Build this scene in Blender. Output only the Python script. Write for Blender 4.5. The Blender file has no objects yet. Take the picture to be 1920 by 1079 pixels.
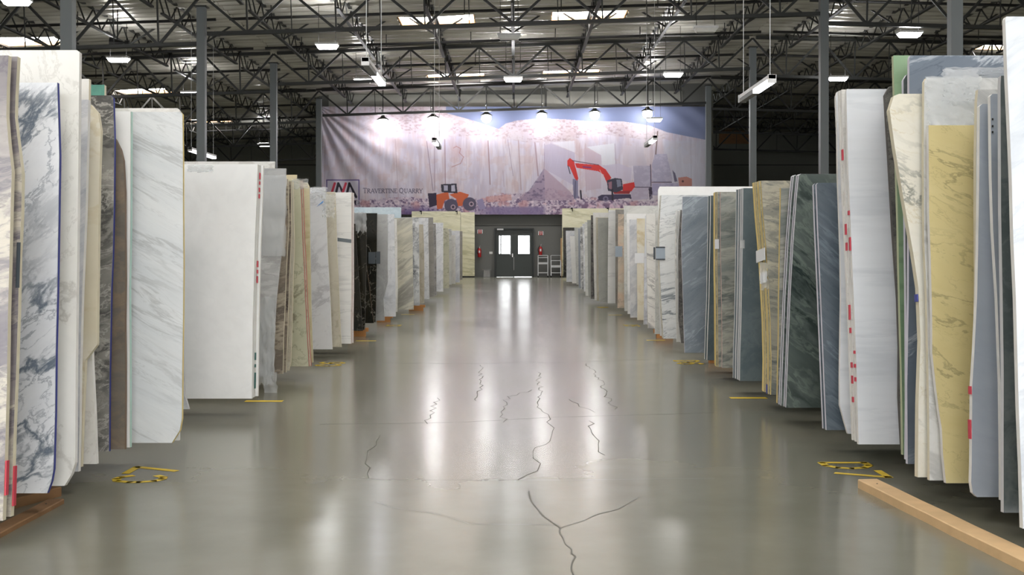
import bpy, math, random
import numpy as np
from mathutils import Vector, Matrix

# ------------------------------------------------------------------ camera, world, exposure
F, CX, HY, CH = 2232.0, 966.0, 473.0, 1.15      # focal length in pixels, vanishing point, camera height
SC = bpy.context.scene
COL = SC.collection
cam = bpy.data.cameras.new('camera')
cam.sensor_width = 36.0
cam.lens = 36.0 * F / 1920.0
cam.shift_x = -(CX - 960.0) / 1920.0
cam.shift_y = -(539.5 - HY) / 1920.0
cam.clip_end = 400
camo = bpy.data.objects.new('camera', cam)
camo.location = (0, 0, CH)
camo.rotation_euler = (math.pi / 2, 0, 0)
COL.objects.link(camo)
SC.camera = camo
WORLD_STRENGTH = 7.0
LAMP = 48.0          # emission of the high bay diffusers
w = bpy.data.worlds.new('sky')
SC.world = w
w.use_nodes = True
w.node_tree.nodes['Background'].inputs[0].default_value = (0.98, 0.985, 1.0, 1)
w.node_tree.nodes['Background'].inputs[1].default_value = WORLD_STRENGTH
SC.view_settings.view_transform = 'Standard'
SC.view_settings.look = 'None'
SC.view_settings.gamma = 1.0
SC.view_settings.use_curve_mapping = False
SC.view_settings.exposure = 0.22

SC.cycles.max_bounces = 7
SC.cycles.diffuse_bounces = 4
SC.cycles.glossy_bounces = 3
SC.cycles.transparent_max_bounces = 8
SC.cycles.caustics_reflective = False
SC.cycles.caustics_refractive = False
rnd = random.Random(7)

# ------------------------------------------------------------------ helpers
def lin(c):
    return tuple((x / 12.92 if x <= 0.04045 else ((x + 0.055) / 1.055) ** 2.4) for x in c)

def rgb(r, g, b):
    return lin((r / 255.0, g / 255.0, b / 255.0)) + (1.0,)

class MB:
    """collects verts and faces, with a material slot for each face"""
    def __init__(s):
        s.v = []; s.f = []; s.m = []
    def quad(s, pts, m=0):
        n = len(s.v); s.v += [tuple(p) for p in pts]; s.f.append(tuple(range(n, n + len(pts)))); s.m.append(m)
        return s
    def box(s, c, d, m=0, rot=None):
        n = len(s.v)
        R = rot if rot is not None else Matrix.Identity(3)
        c = Vector(c)
        for z in (-1, 1):
            for y in (-1, 1):
                for x in (-1, 1):
                    s.v.append(tuple(c + R @ Vector((x * d[0] / 2, y * d[1] / 2, z * d[2] / 2))))
        for q in ((0, 2, 3, 1), (4, 5, 7, 6), (0, 1, 5, 4), (2, 6, 7, 3), (0, 4, 6, 2), (1, 3, 7, 5)):
            s.f.append(tuple(n + i for i in q)); s.m.append(m)
        return s
    def beam(s, a, b, w, h=None, m=0):
        """rectangular bar from a to b, w wide, h high"""
        a = Vector(a); b = Vector(b); h = h or w
        d = (b - a); L = d.length; d.normalize()
        up = Vector((0, 0, 1)) if abs(d.z) < 0.95 else Vector((0, 1, 0))
        x = d.cross(up).normalized(); y = x.cross(d).normalized()
        R = Matrix((x, d, y)).transposed()
        return s.box((a + b) / 2, (w, L, h), m, R)
    def tube(s, a, b, r, n=10, m=0, r2=None, caps=True):
        a = Vector(a); b = Vector(b); d = (b - a).normalized()
        up = Vector((0, 0, 1)) if abs(d.z) < 0.95 else Vector((0, 1, 0))
        x = d.cross(up).normalized(); y = x.cross(d).normalized()
        k = len(s.v); r2 = r if r2 is None else r2
        for p, q in ((a, r), (b, r2)):
            for i in range(n):
                t = 2 * math.pi * i / n
                s.v.append(tuple(p + x * math.cos(t) * q + y * math.sin(t) * q))
        for i in range(n):
            j = (i + 1) % n
            s.f.append((k + i, k + j, k + n + j, k + n + i)); s.m.append(m)
        if caps:
            s.f.append(tuple(k + n - 1 - i for i in range(n))); s.m.append(m)
            s.f.append(tuple(k + n + i for i in range(n))); s.m.append(m)
        return s
    def lathe(s, prof, c, n=20, m=0):
        """profile of (radius, z) turned about the vertical through c"""
        k = len(s.v)
        for r, z in prof:
            for i in range(n):
                t = 2 * math.pi * i / n
                s.v.append((c[0] + r * math.cos(t), c[1] + r * math.sin(t), c[2] + z))
        for a in range(len(prof) - 1):
            for i in range(n):
                j = (i + 1) % n
                s.f.append((k + a * n + i, k + a * n + j, k + (a + 1) * n + j, k + (a + 1) * n + i)); s.m.append(m)
        return s
    def prism(s, poly, y0, y1, mf=0, me=1):
        """polygon in xz (front at y0), extruded to y1"""
        k = len(s.v); n = len(poly)
        s.v += [(p[0], y0, p[1]) for p in poly] + [(p[0], y1, p[1]) for p in poly]
        area = sum(poly[i][0] * poly[(i + 1) % n][1] - poly[(i + 1) % n][0] * poly[i][1] for i in range(n))
        idx = list(range(n)) if area > 0 else list(range(n - 1, -1, -1))
        s.f.append(tuple(k + i for i in idx)); s.m.append(mf)
        s.f.append(tuple(k + n + i for i in reversed(idx))); s.m.append(mf)
        for q in range(n):
            i, j = idx[q], idx[(q + 1) % n]
            s.f.append((k + j, k + i, k + n + i, k + n + j)); s.m.append(me)
        return s
    def mesh(s, name, mats, smooth=False):
        me = bpy.data.meshes.new(name)
        me.from_pydata(s.v, [], s.f)
        for mt in (mats if isinstance(mats, (list, tuple)) else [mats]):
            me.materials.append(mt)
        me.polygons.foreach_set('material_index', s.m)
        if smooth:
            me.polygons.foreach_set('use_smooth', [True] * len(s.f))
        me.update()
        return me

def link(name, me, parent=None, loc=(0, 0, 0), rot=(0, 0, 0)):
    o = bpy.data.objects.new(name, me)
    COL.objects.link(o)
    o.location = loc; o.rotation_euler = rot
    if parent is not None:
        o.parent = parent
    return o

def build(name, mb, mats, parent=None, loc=(0, 0, 0), rot=(0, 0, 0), smooth=False):
    return link(name, mb.mesh(name, mats, smooth), parent, loc, rot)

def tag(o, label, cat, group=None):
    o['label'] = label; o['category'] = cat; o['kind'] = 'thing'
    if group: o['group'] = group
    return o

def struct(o):
    o['kind'] = 'structure'
    return o

def empty(name, loc, label, cat, group=None, rot=(0, 0, 0)):
    return tag(link(name, None, None, loc, rot), label, cat, group)

def ground(x, y, z=0.0):
    """point of a horizontal plane seen at a pixel of the photograph"""
    Y = F * (CH - z) / (y - HY)
    return Vector(((x - CX) * Y / F, Y, z))

def at(x, y, Y):
    return Vector(((x - CX) * Y / F, Y, CH - (y - HY) * Y / F))

# ------------------------------------------------------------------ materials
def mat(name):
    m = bpy.data.materials.new(name); m.use_nodes = True
    nt = m.node_tree
    return m, nt, nt.nodes, nt.links, nt.nodes['Principled BSDF']

def plain(name, c, rough=0.5, metal=0.0, var=0.12, scale=6.0, bump=0.0, spec=0.5):
    """one colour with a fine mottled variation and optional relief"""
    m, nt, N, L, P = mat(name)
    tc = N.new('ShaderNodeTexCoord'); no = N.new('ShaderNodeTexNoise')
    no.inputs['Scale'].default_value = scale; no.inputs['Detail'].default_value = 5
    L.new(tc.outputs['Object'], no.inputs['Vector'])
    mr = N.new('ShaderNodeMapRange')
    mr.inputs['To Min'].default_value = 1 - var; mr.inputs['To Max'].default_value = 1 + var
    L.new(no.outputs['Fac'], mr.inputs['Value'])
    mx = N.new('ShaderNodeVectorMath'); mx.operation = 'SCALE'
    mx.inputs[0].default_value = c[:3]
    L.new(mr.outputs[0], mx.inputs['Scale'])
    L.new(mx.outputs[0], P.inputs['Base Color'])
    P.inputs['Roughness'].default_value = rough
    P.inputs['Metallic'].default_value = metal
    P.inputs['Specular IOR Level'].default_value = spec
    if bump:
        b = N.new('ShaderNodeBump'); b.inputs['Strength'].default_value = bump; b.inputs['Distance'].default_value = 0.01
        L.new(no.outputs['Fac'], b.inputs['Height']); L.new(b.outputs[0], P.inputs['Normal'])
    return m

def emit(name, c, s):
    m = bpy.data.materials.new(name); m.use_nodes = True
    nt = m.node_tree; nt.nodes.clear()
    e = nt.nodes.new('ShaderNodeEmission'); o = nt.nodes.new('ShaderNodeOutputMaterial')
    e.inputs[0].default_value = c; e.inputs[1].default_value = s
    nt.links.new(e.outputs[0], o.inputs[0])
    return m

def stone(name, base, base2, vein, scale=2.0, stretch=(1, 1), angle=0.0, width=0.06, amount=0.8,
          dist=0.35, rough=0.22, fine=0.0, vein2=None, breakup=0.45, cloud=1.2):
    """natural stone: clouded ground with warped veins running at an angle in the slab's own plane"""
    m, nt, N, L, P = mat(name)
    tc = N.new('ShaderNodeTexCoord')
    oi = N.new('ShaderNodeObjectInfo')
    off = N.new('ShaderNodeVectorMath'); off.operation = 'SCALE'; off.inputs[0].default_value = (0.9, 0.0, 0.6)
    L.new(oi.outputs['Random'], off.inputs['Scale'])
    add0 = N.new('ShaderNodeVectorMath'); add0.operation = 'ADD'
    L.new(tc.outputs['Object'], add0.inputs[0]); L.new(off.outputs[0], add0.inputs[1])
    rt = N.new('ShaderNodeMapping'); rt.inputs['Rotation'].default_value = (0, math.radians(angle), 0)
    L.new(add0.outputs[0], rt.inputs['Vector'])
    mp = N.new('ShaderNodeMapping'); mp.inputs['Scale'].default_value = (stretch[0], 1, stretch[1])
    L.new(rt.outputs[0], mp.inputs['Vector'])
    d = N.new('ShaderNodeTexNoise'); d.inputs['Scale'].default_value = scale * 1.3; d.inputs['Detail'].default_value = 6
    L.new(mp.outputs[0], d.inputs['Vector'])
    dc = N.new('ShaderNodeVectorMath'); dc.operation = 'SUBTRACT'; dc.inputs[1].default_value = (.5, .5, .5)
    L.new(d.outputs['Color'], dc.inputs[0])
    ds = N.new('ShaderNodeVectorMath'); ds.operation = 'SCALE'; ds.inputs['Scale'].default_value = dist
    L.new(dc.outputs[0], ds.inputs[0])
    av = N.new('ShaderNodeVectorMath'); av.operation = 'ADD'
    L.new(mp.outputs[0], av.inputs[0]); L.new(ds.outputs[0], av.inputs[1])
    cl = N.new('ShaderNodeTexNoise'); cl.inputs['Scale'].default_value = scale * cloud; cl.inputs['Detail'].default_value = 6
    L.new(av.outputs[0], cl.inputs['Vector'])
    cr = N.new('ShaderNodeValToRGB'); cr.color_ramp.elements[0].position = 0.35; cr.color_ramp.elements[1].position = 0.68
    cr.color_ramp.elements[0].color = base; cr.color_ramp.elements[1].color = base2
    L.new(cl.outputs['Fac'], cr.inputs[0])
    last = cr.outputs[0]
    def veins(sc_, wd, amt, col, last, seed):
        v = N.new('ShaderNodeTexNoise'); v.noise_dimensions = '4D'; v.inputs['W'].default_value = seed
        v.inputs['Scale'].default_value = sc_; v.inputs['Detail'].default_value = 8; v.inputs['Roughness'].default_value = 0.6
        L.new(av.outputs[0], v.inputs['Vector'])
        s1 = N.new('ShaderNodeMath'); s1.operation = 'SUBTRACT'; s1.inputs[1].default_value = 0.5
        L.new(v.outputs['Fac'], s1.inputs[0])
        ab = N.new('ShaderNodeMath'); ab.operation = 'ABSOLUTE'; L.new(s1.outputs[0], ab.inputs[0])
        mr = N.new('ShaderNodeMapRange'); mr.interpolation_type = 'SMOOTHSTEP'
        mr.inputs['From Min'].default_value = 0.0; mr.inputs['From Max'].default_value = wd
        mr.inputs['To Min'].default_value = amt; mr.inputs['To Max'].default_value = 0.0
        L.new(ab.outputs[0], mr.inputs['Value'])
        bk = N.new('ShaderNodeTexNoise'); bk.noise_dimensions = '4D'; bk.inputs['W'].default_value = seed + 3.3
        bk.inputs['Scale'].default_value = sc_ * 0.8; L.new(mp.outputs[0], bk.inputs['Vector'])
        br = N.new('ShaderNodeMapRange'); br.inputs['From Min'].default_value = breakup - 0.1; br.inputs['From Max'].default_value = breakup + 0.12
        L.new(bk.outputs['Fac'], br.inputs['Value'])
        mu = N.new('ShaderNodeMath'); mu.operation = 'MULTIPLY'
        L.new(mr.outputs[0], mu.inputs[0]); L.new(br.outputs[0], mu.inputs[1])
        mx = N.new('ShaderNodeMix'); mx.data_type = 'RGBA'
        L.new(mu.outputs[0], mx.inputs['Factor']); L.new(last, mx.inputs['A']); mx.inputs['B'].default_value = col
        return mx.outputs['Result']
    last = veins(scale, width, amount, vein, last, 1.7)
    last = veins(scale * 3.1, width * 0.65, amount * 0.6, vein2 or vein, last, 9.1)
    if True:
        fine = fine or .06
        fn = N.new('ShaderNodeTexNoise'); fn.inputs['Scale'].default_value = scale * 14; fn.inputs['Detail'].default_value = 6
        L.new(av.outputs[0], fn.inputs['Vector'])
        fr = N.new('ShaderNodeMapRange'); fr.inputs['To Min'].default_value = 1 - fine; fr.inputs['To Max'].default_value = 1 + fine
        L.new(fn.outputs['Fac'], fr.inputs['Value'])
        sm = N.new('ShaderNodeVectorMath'); sm.operation = 'SCALE'
        L.new(last, sm.inputs[0]); L.new(fr.outputs[0], sm.inputs['Scale']); last = sm.outputs[0]
    L.new(last, P.inputs['Base Color'])
    P.inputs['Roughness'].default_value = rough
    return m

M = {}
M['steel_dark'] = plain('dark_steel_paint', rgb(38, 40, 38), 0.5, 0.0, 0.2, 3)
M['steel_black'] = plain('black_pipe_paint', rgb(22, 22, 24), 0.45)
M['column'] = plain('grey_column_paint', rgb(110, 116, 118), 0.45, 0, 0.06, 2)
M['wall'] = plain('grey_wall_paint', rgb(112, 113, 110), 0.75, 0, 0.06, 1.5)
M['wall_light'] = plain('pale_wall_panel', rgb(176, 176, 168), 0.8, 0, 0.06, 1.5)
M['wall_dark'] = plain('dark_wall_panel', rgb(118, 120, 110), 0.8, 0, 0.08, 1)
M['joint'] = plain('wall_joint', rgb(48, 49, 48), 0.9)
M['door'] = plain('dark_green_door_paint', rgb(62, 68, 66), 0.45, 0, 0.05, 3)
M['door_frame'] = plain('door_frame_paint', rgb(52, 56, 56), 0.5)
M['chrome'] = plain('brushed_steel', rgb(190, 190, 190), 0.3, 1.0)
M['white_plastic'] = plain('white_plastic', rgb(232, 232, 228), 0.4)
M['alu'] = plain('pale_aluminium', rgb(205, 207, 208), 0.4, 0.2)
M['red'] = plain('red_enamel', rgb(176, 28, 30), 0.35)
M['sign_red'] = plain('red_sign_print', rgb(190, 50, 42), 0.5)
M['black'] = plain('black_rubber', rgb(20, 20, 20), 0.6)
M['bin'] = plain('grey_bin_plastic', rgb(128, 130, 128), 0.5)
M['timber'] = plain('raw_timber', rgb(206, 172, 128), 0.7, 0, 0.22, 9, 0.3)
M['timber_dark'] = plain('weathered_timber', rgb(132, 98, 64), 0.75, 0, 0.3, 8, 0.3)
M['timber_orange'] = plain('orange_timber', rgb(188, 130, 74), 0.7, 0, 0.15, 9)
M['yellow'] = plain('yellow_floor_paint', rgb(214, 182, 44), 0.5, 0, 0.18, 25)
M['crack'] = plain('floor_crack', rgb(92, 91, 83), 0.7)
M['lamp_house'] = plain('lamp_housing', rgb(222, 222, 222), 0.4)
M['lamp_glow'] = emit('lamp_diffuser_lit', (1.0, 0.985, 0.985, 1), LAMP)
M['added_up_glow'] = emit('added_uplight_lit', (1.0, 0.985, 0.985, 1), 80)
M['tube_glow'] = emit('fluorescent_tube_lit', (0.90, 0.90, 1.0, 1), 22)
M['bulb_glow'] = emit('banner_lamp_lit', (1.0, 0.98, 0.98, 1), 48)
M['sky_glow'] = emit('skylight_dome_lit', (1.0, 0.98, 0.95, 1), 17)
M['curb'] = plain('skylight_curb_timber', rgb(232, 176, 120), 0.8)
M['blue_tape'] = plain('blue_tape', rgb(40, 128, 205), 0.4)
M['paper'] = plain('paper_label', rgb(225, 226, 228), 0.6, 0, 0.05)
M['card_dark'] = plain('dark_card', rgb(52, 60, 66), 0.4)
M['card_grey'] = plain('grey_card', rgb(158, 170, 182), 0.4)
M['red_mark'] = plain('red_paint_mark', rgb(196, 64, 80), 0.6)
M['green_mark'] = plain('green_paint_mark', rgb(58, 104, 98), 0.6)
M['blue_mark'] = plain('blue_paint_mark', rgb(70, 76, 150), 0.6)
M['purple'] = plain('dark_print', rgb(56, 44, 92), 0.6)

def glass_mat(name, c, rough, mix):
    """clear sheet: mostly lets light straight through, with a glossy face"""
    m = bpy.data.materials.new(name); m.use_nodes = True
    nt = m.node_tree; N = nt.nodes; L = nt.links; N.clear()
    o = N.new('ShaderNodeOutputMaterial'); t = N.new('ShaderNodeBsdfTransparent'); p = N.new('ShaderNodeBsdfPrincipled')
    x = N.new('ShaderNodeMixShader'); x.inputs[0].default_value = mix
    t.inputs[0].default_value = (0.96, 0.97, 0.97, 1)
    p.inputs['Base Color'].default_value = c; p.inputs['Roughness'].default_value = rough
    L.new(t.outputs[0], x.inputs[1]); L.new(p.outputs[0], x.inputs[2]); L.new(x.outputs[0], o.inputs[0])
    return m
M['glass'] = glass_mat('window_glass', (0.8, 0.85, 0.9, 1), 0.05, 0.12)
M['film'] = glass_mat('plastic_film', (0.80, 0.81, 0.82, 1), 0.18, 0.30)

def floor_mat():
    m, nt, N, L, P = mat('polished_concrete')
    tc = N.new('ShaderNodeTexCoord')
    a = N.new('ShaderNodeTexNoise'); a.inputs['Scale'].default_value = 0.45; a.inputs['Detail'].default_value = 7; a.inputs['Roughness'].default_value = 0.6
    b = N.new('ShaderNodeTexNoise'); b.inputs['Scale'].default_value = 5.0; b.inputs['Detail'].default_value = 3; b.inputs['Roughness'].default_value = 0.5
    c = N.new('ShaderNodeTexNoise'); c.inputs['Scale'].default_value = 40.0; c.inputs['Detail'].default_value = 3
    for n in (a, b, c): L.new(tc.outputs['Object'], n.inputs['Vector'])
    r = N.new('ShaderNodeValToRGB'); r.color_ramp.elements[0].position = 0.3; r.color_ramp.elements[1].position = 0.72
    r.color_ramp.elements[0].color = rgb(108, 107, 94); r.color_ramp.elements[1].color = rgb(132, 130, 117)
    L.new(a.outputs['Fac'], r.inputs[0])
    mx = N.new('ShaderNodeMix'); mx.data_type = 'RGBA'; mx.blend_type = 'MULTIPLY'; mx.inputs['Factor'].default_value = 1
    mr = N.new('ShaderNodeMapRange'); mr.inputs['To Min'].default_value = 0.93; mr.inputs['To Max'].default_value = 1.06
    L.new(b.outputs['Fac'], mr.inputs['Value'])
    L.new(r.outputs[0], mx.inputs['A']); L.new(mr.outputs[0], mx.inputs['B'])
    L.new(mx.outputs['Result'], P.inputs['Base Color'])
    rr = N.new('ShaderNodeMapRange'); rr.inputs['To Min'].default_value = 0.14; rr.inputs['To Max'].default_value = 0.24
    L.new(a.outputs['Fac'], rr.inputs['Value']); L.new(rr.outputs[0], P.inputs['Roughness'])
    P.inputs['Specular IOR Level'].default_value = 0.5
    return m
M['floor'] = floor_mat()

def foil_mat():
    m, nt, N, L, P = mat('foil_insulation')
    tc = N.new('ShaderNodeTexCoord')
    mp = N.new('ShaderNodeMapping'); mp.inputs['Scale'].default_value = (0.7, 5.0, 1)
    oi = N.new('ShaderNodeObjectInfo'); ad = N.new('ShaderNodeVectorMath'); ad.operation = 'ADD'
    L.new(tc.outputs['Object'], ad.inputs[0]); L.new(oi.outputs['Location'], ad.inputs[1])
    L.new(ad.outputs[0], mp.inputs['Vector'])
    a = N.new('ShaderNodeTexNoise'); a.inputs['Scale'].default_value = 1.6; a.inputs['Detail'].default_value = 5
    L.new(mp.outputs[0], a.inputs['Vector'])
    r = N.new('ShaderNodeValToRGB'); r.color_ramp.elements[0].color = rgb(196, 193, 182); r.color_ramp.elements[1].color = rgb(238, 236, 226)
    L.new(a.outputs['Fac'], r.inputs[0]); L.new(r.outputs[0], P.inputs['Base Color'])
    P.inputs['Metallic'].default_value = 0.4; P.inputs['Roughness'].default_value = 0.25
    bp = N.new('ShaderNodeBump'); bp.inputs['Strength'].default_value = 0.35; bp.inputs['Distance'].default_value = 0.03
    L.new(a.outputs['Fac'], bp.inputs['Height']); L.new(bp.outputs[0], P.inputs['Normal'])
    return m
M['foil'] = foil_mat()
# ------------------------------------------------------------------ the building
XL, XR, XC, BAY, DY = -8.60, 8.46, -0.07, 17.06, 9.75
ROWS = [22.9 + DY * k for k in range(6)]           # column rows, the fourth carries the banner lamps
WALL_Y = 54.6
S_L, S_R = 0.033, -0.025                            # roof slopes, ridge over the column row on the D side
ZC = 8.70
def deck(x):
    return ZC + S_L * (x - XC) if x <= XR else ZC + S_L * (XR - XC) + S_R * (x - XR)
BAYS = {'left': (XL - BAY, XL, S_L), 'centre': (XL, XR, S_L), 'right': (XR, XR + BAY, S_R)}
ORD = ['first', 'second', 'third', 'fourth', 'fifth', 'sixth', 'seventh', 'eighth', 'ninth', 'tenth', 'eleventh', 'twelfth', 'thirteenth']

mb = MB(); mb.quad([(-26, -9, 0), (26, -9, 0), (26, 80, 0), (-26, 80, 0)])
floor = struct(build('floor', mb, M['floor']))

def ribbon(pts, wd, z):
    """thin flat strip on the floor through the points"""
    b = MB(); n = len(pts)
    L_, R_ = [], []
    for i, p in enumerate(pts):
        a = pts[max(0, i - 1)]; c = pts[min(n - 1, i + 1)]
        d = Vector((c[0] - a[0], c[1] - a[1], 0)).normalized()
        nrm = Vector((-d.y, d.x, 0)) * wd / 2 * (0.5 + rnd.random())
        L_.append((p[0] + nrm.x, p[1] + nrm.y, z)); R_.append((p[0] - nrm.x, p[1] - nrm.y, z))
    for i in range(n - 1):
        b.quad([R_[i], R_[i + 1], L_[i + 1], L_[i]])
    return b
def crack(pix, wd, jit=0.03):
    pts = [ground(600 + x / 1.8635, 500 + y / 1.8635) for x, y in pix]
    out = [pts[0]]
    for a, b in zip(pts, pts[1:]):
        n = max(2, int((b - a).length / 0.12))
        for i in range(1, n + 1):
            q = a.lerp(b, i / n)
            if i < n: q = q + Vector((rnd.uniform(-jit, jit), rnd.uniform(-jit, jit), 0))
            out.append(q)
    build('crack', ribbon(out, wd, 0.0012), M['crack'], floor)
crack([(730, 785), (740, 825), (775, 870), (840, 915), (850, 950), (880, 990), (895, 1015), (880, 1040), (892, 1085)], 0.006, 0.012)
crack([(840, 915), (920, 890), (1040, 850), (1110, 810)], 0.004)
crack([(680, 752), (760, 715), (745, 660), (810, 590), (805, 535), (772, 500), (772, 450), (762, 370)], 0.0045)
crack([(930, 340), (975, 390), (1000, 450), (1030, 500)], 0.0045)
crack([(200, 825), (300, 850), (430, 870), (520, 900), (840, 905)], 0.004)
crack([(210, 590), (165, 660), (158, 690), (172, 745)], 0.0045)
crack([(640, 545), (640, 490), (655, 455), (740, 432)], 0.0045)
crack([(410, 460), (385, 520), (375, 550)], 0.0045)
crack([(940, 540), (975, 610), (995, 660)], 0.0045)
crack([(560, 345), (563, 400), (545, 470)], 0.005)
crack([(870, 465), (905, 490), (960, 510)], 0.0045)
crack([(180, 338), (600, 340), (1160, 326)], 0.006, 0.006)      # control joints
crack([(0, 552), (480, 546), (800, 528), (1379, 512)], 0.005, 0.006)
crack([(100, 745), (680, 748), (1379, 742)], 0.004, 0.006)

# walls
def wall(name, boxes, m, parts=()):
    b = MB()
    for c, d in boxes: b.box(c, d)
    o = struct(build(name, b, m))
    for pn, pc, pd, pm in parts:
        build(pn, MB().box(pc, pd), pm, o)
    return o
K = 54.6 / F
DX0, DX1, DZ = (927 - CX) * K, (1001 - CX) * K, 2.25
top = 9.4
wall('wall_back', [((-9.0 / 2 + DX0 / 2, WALL_Y + .1, 4.55), (9.0 + DX0, .2, 9.1)),
                   ((9.0 / 2 + DX1 / 2, WALL_Y + .1, 4.55), (9.0 - DX1, .2, 9.1)),
                   (((DX0 + DX1) / 2, WALL_Y + .1, (9.1 + DZ) / 2), (DX1 - DX0, .2, 9.1 - DZ))], M['wall'],
     [('wall_joint', (0, WALL_Y - .003, 2.36), (17.6, .01, .02), M['joint']),
      ('upper_panel', (-3.6, WALL_Y - .02, 8.02), (9.9, .04, .72), M['wall_light']),
      ('upper_panel', (4.55, WALL_Y - .02, 8.16), (6.2, .04, .74), M['wall_light'])])
for sd, x in (('left', -9.0), ('right', 9.0)):
    wall('wall_court_' + sd, [((x, 64.7, 4.3), (.2, 20.0, 8.6))], M['wall_dark'])
for sd, x0, x1 in (('far_left', XL - BAY, -9.0), ('far_right', 9.0, XR + BAY)):
    wall('wall_' + sd, [((x0 / 2 + x1 / 2, 74.6, 4.7), (x1 - x0, .2, 9.4))], M['wall_dark'],
         [('wall_joint', (x0 / 2 + x1 / 2, 74.49, z), (x1 - x0, .02, .05), M['joint']) for z in (2.6, 4.75, 6.6)] + ([('timber_panel', (13.7, 74.45, 8.35), (1.9, .06, .85), M['timber_dark'])] if sd == 'far_right' else []))
wall('wall_left', [((XL - BAY - .1, 33, 4.3), (.2, 84, 8.6))], M['wall_dark'])
wall('wall_right', [((XR + BAY + .1, 33, 4.4), (.2, 84, 8.8))], M['wall_dark'])
# rear wall behind the camera with the open loading doors that let the daylight in
wall('wall_rear', [((-20.3, -9, 4.4), (10.6, .2, 8.8)), ((20.3, -9, 4.4), (10.6, .2, 8.8)), ((0, -9, 7.4), (30.0, .2, 3.0)),
                   ((-5.5, -9, 2.95), (3.4, .2, 5.9)), ((5.5, -9, 2.95), (3.4, .2, 5.9)), ((-13.9, -9, 2.95), (2.2, .2, 5.9)), ((13.9, -9, 2.95), (2.2, .2, 5.9))], M['wall_dark'])

# foil-faced ceiling, one sagging strip after another
def roof_skin():
    b = MB()
    for x0, x1, y1 in ((XL - BAY, XL, 75), (XL, XR, WALL_Y + .2), (XR, XR + BAY, 75)):
        b.quad([(x0, -9, deck(x0) + .42), (x0, y1, deck(x0) + .42), (x1, y1, deck(x1) + .42), (x1, -9, deck(x1) + .42)])
    return b
ceiling = struct(build('ceiling', roof_skin(), M['steel_dark']))
PITCH = 0.61
def strip_mesh(length, seed):
    r = random.Random(seed); b = MB(); nx = max(3, int(length / 0.8)); ny = 7
    ph = [r.uniform(0, 6.28) for _ in range(4)]
    V = []
    for j in range(ny + 1):
        for i in range(nx + 1):
            t = j / ny; x = length * i / nx
            sag = 0.11 * math.sin(math.pi * t) * (1 + .18 * math.sin(1.3 * x + ph[0]) + .12 * math.sin(3.1 * x + ph[1]))
            sag += 0.012 * math.sin(5 * t * math.pi + ph[2] + x)
            V.append((x, t * PITCH, -sag))
    b.v = V
    for j in range(ny):
        for i in range(nx):
            a = j * (nx + 1) + i
            b.f.append((a, a + nx + 1, a + nx + 2, a + 1)); b.m.append(0)
    return b.mesh('foil_strip', M['foil'], True)
STRIPS = {}
def strip(length, k):
    key = (round(length, 2), k % 3)
    if key not in STRIPS: STRIPS[key] = strip_mesh(length, k % 3 + 10 * round(length, 2))
    return STRIPS[key]
# skylight openings: (x0, x1, first strip index)
def row_of(y): return int(round((y + 9) / PITCH))
J = 2.437
SKY = []
for y in (24.6, 37.2, 49.6, 12.0, -0.6): SKY += [(XC - 1.5 * J, y), (XC + .5 * J, y)]  # the last two rows are out of view, added to raise the fill
for y in (38.3, 50.8, 62.6): SKY += [(XL - 3.62 * J, y)]
SKY += [(XR + 3.5 * J, 31.0), (XR + 3.5 * J, 43.0)]
for y in (18.5, 10.5): SKY += [(XL - 3.62 * J, y), (XR + 3.5 * J, y)]  # unseen side bay skylights, added for more fill light
SKYROWS = {}
for x, y in SKY:
    for q in range(3): SKYROWS.setdefault(row_of(y) + q, []).append((x, x + J))
for bn, (x0, x1, sl) in BAYS.items():
    y_end = WALL_Y if bn == 'centre' else 74.5
    k = 0
    while -9 + k * PITCH < y_end:
        y = -9 + k * PITCH
        holes = sorted(h for h in SKYROWS.get(k, []) if x0 - .1 <= h[0] < x1)
        xs = x0; segs = []
        for h in holes:
            segs.append((xs, h[0])); xs = h[1]
        segs.append((xs, x1))
        if bn == 'centre' or y > 8:
            for a, c in segs:
                if c - a > .1:
                    link('foil_panel', strip(c - a, k * 7 + len(bn)), ceiling, (a, y, deck(a + .01)), (0, -math.atan(sl), 0))
        elif True:
            if k % 4 == 0:
                b = MB(); b.quad([(x0, y, deck(x0 + .01)), (x0, y + 4 * PITCH, deck(x0 + .01)), (x1, y + 4 * PITCH, deck(x1 - .01)), (x1, y, deck(x1 - .01))])
                build('foil_panel', b, M['foil'], ceiling)
        k += 1
names_sky = {0: 'over the front of the aisle', 1: 'in the middle of the aisle ceiling', 2: 'closest to the quarry banner'}
cb = MB(); H = .13; D3 = 3 * PITCH
for c, d in (((J / 2, .02, H / 2), (J, .04, H)), ((J / 2, D3 - .02, H / 2), (J, .04, H)), ((.02, D3 / 2, H / 2), (.04, D3 - .08, H)), ((J - .02, D3 / 2, H / 2), (.04, D3 - .08, H))):
    cb.box(c, d)
curb_me = cb.mesh('curb', M['curb'])
db = MB()
for i in range(6):
    t0, t1 = i / 6, (i + 1) / 6
    z0, z1 = H + .12 * math.sin(math.pi * t0), H + .12 * math.sin(math.pi * t1)
    db.quad([(0, D3 * t0, z0), (J, D3 * t0, z0), (J, D3 * t1, z1), (0, D3 * t1, z1)])
dome_me = db.mesh('dome', M['sky_glow'])
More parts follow.
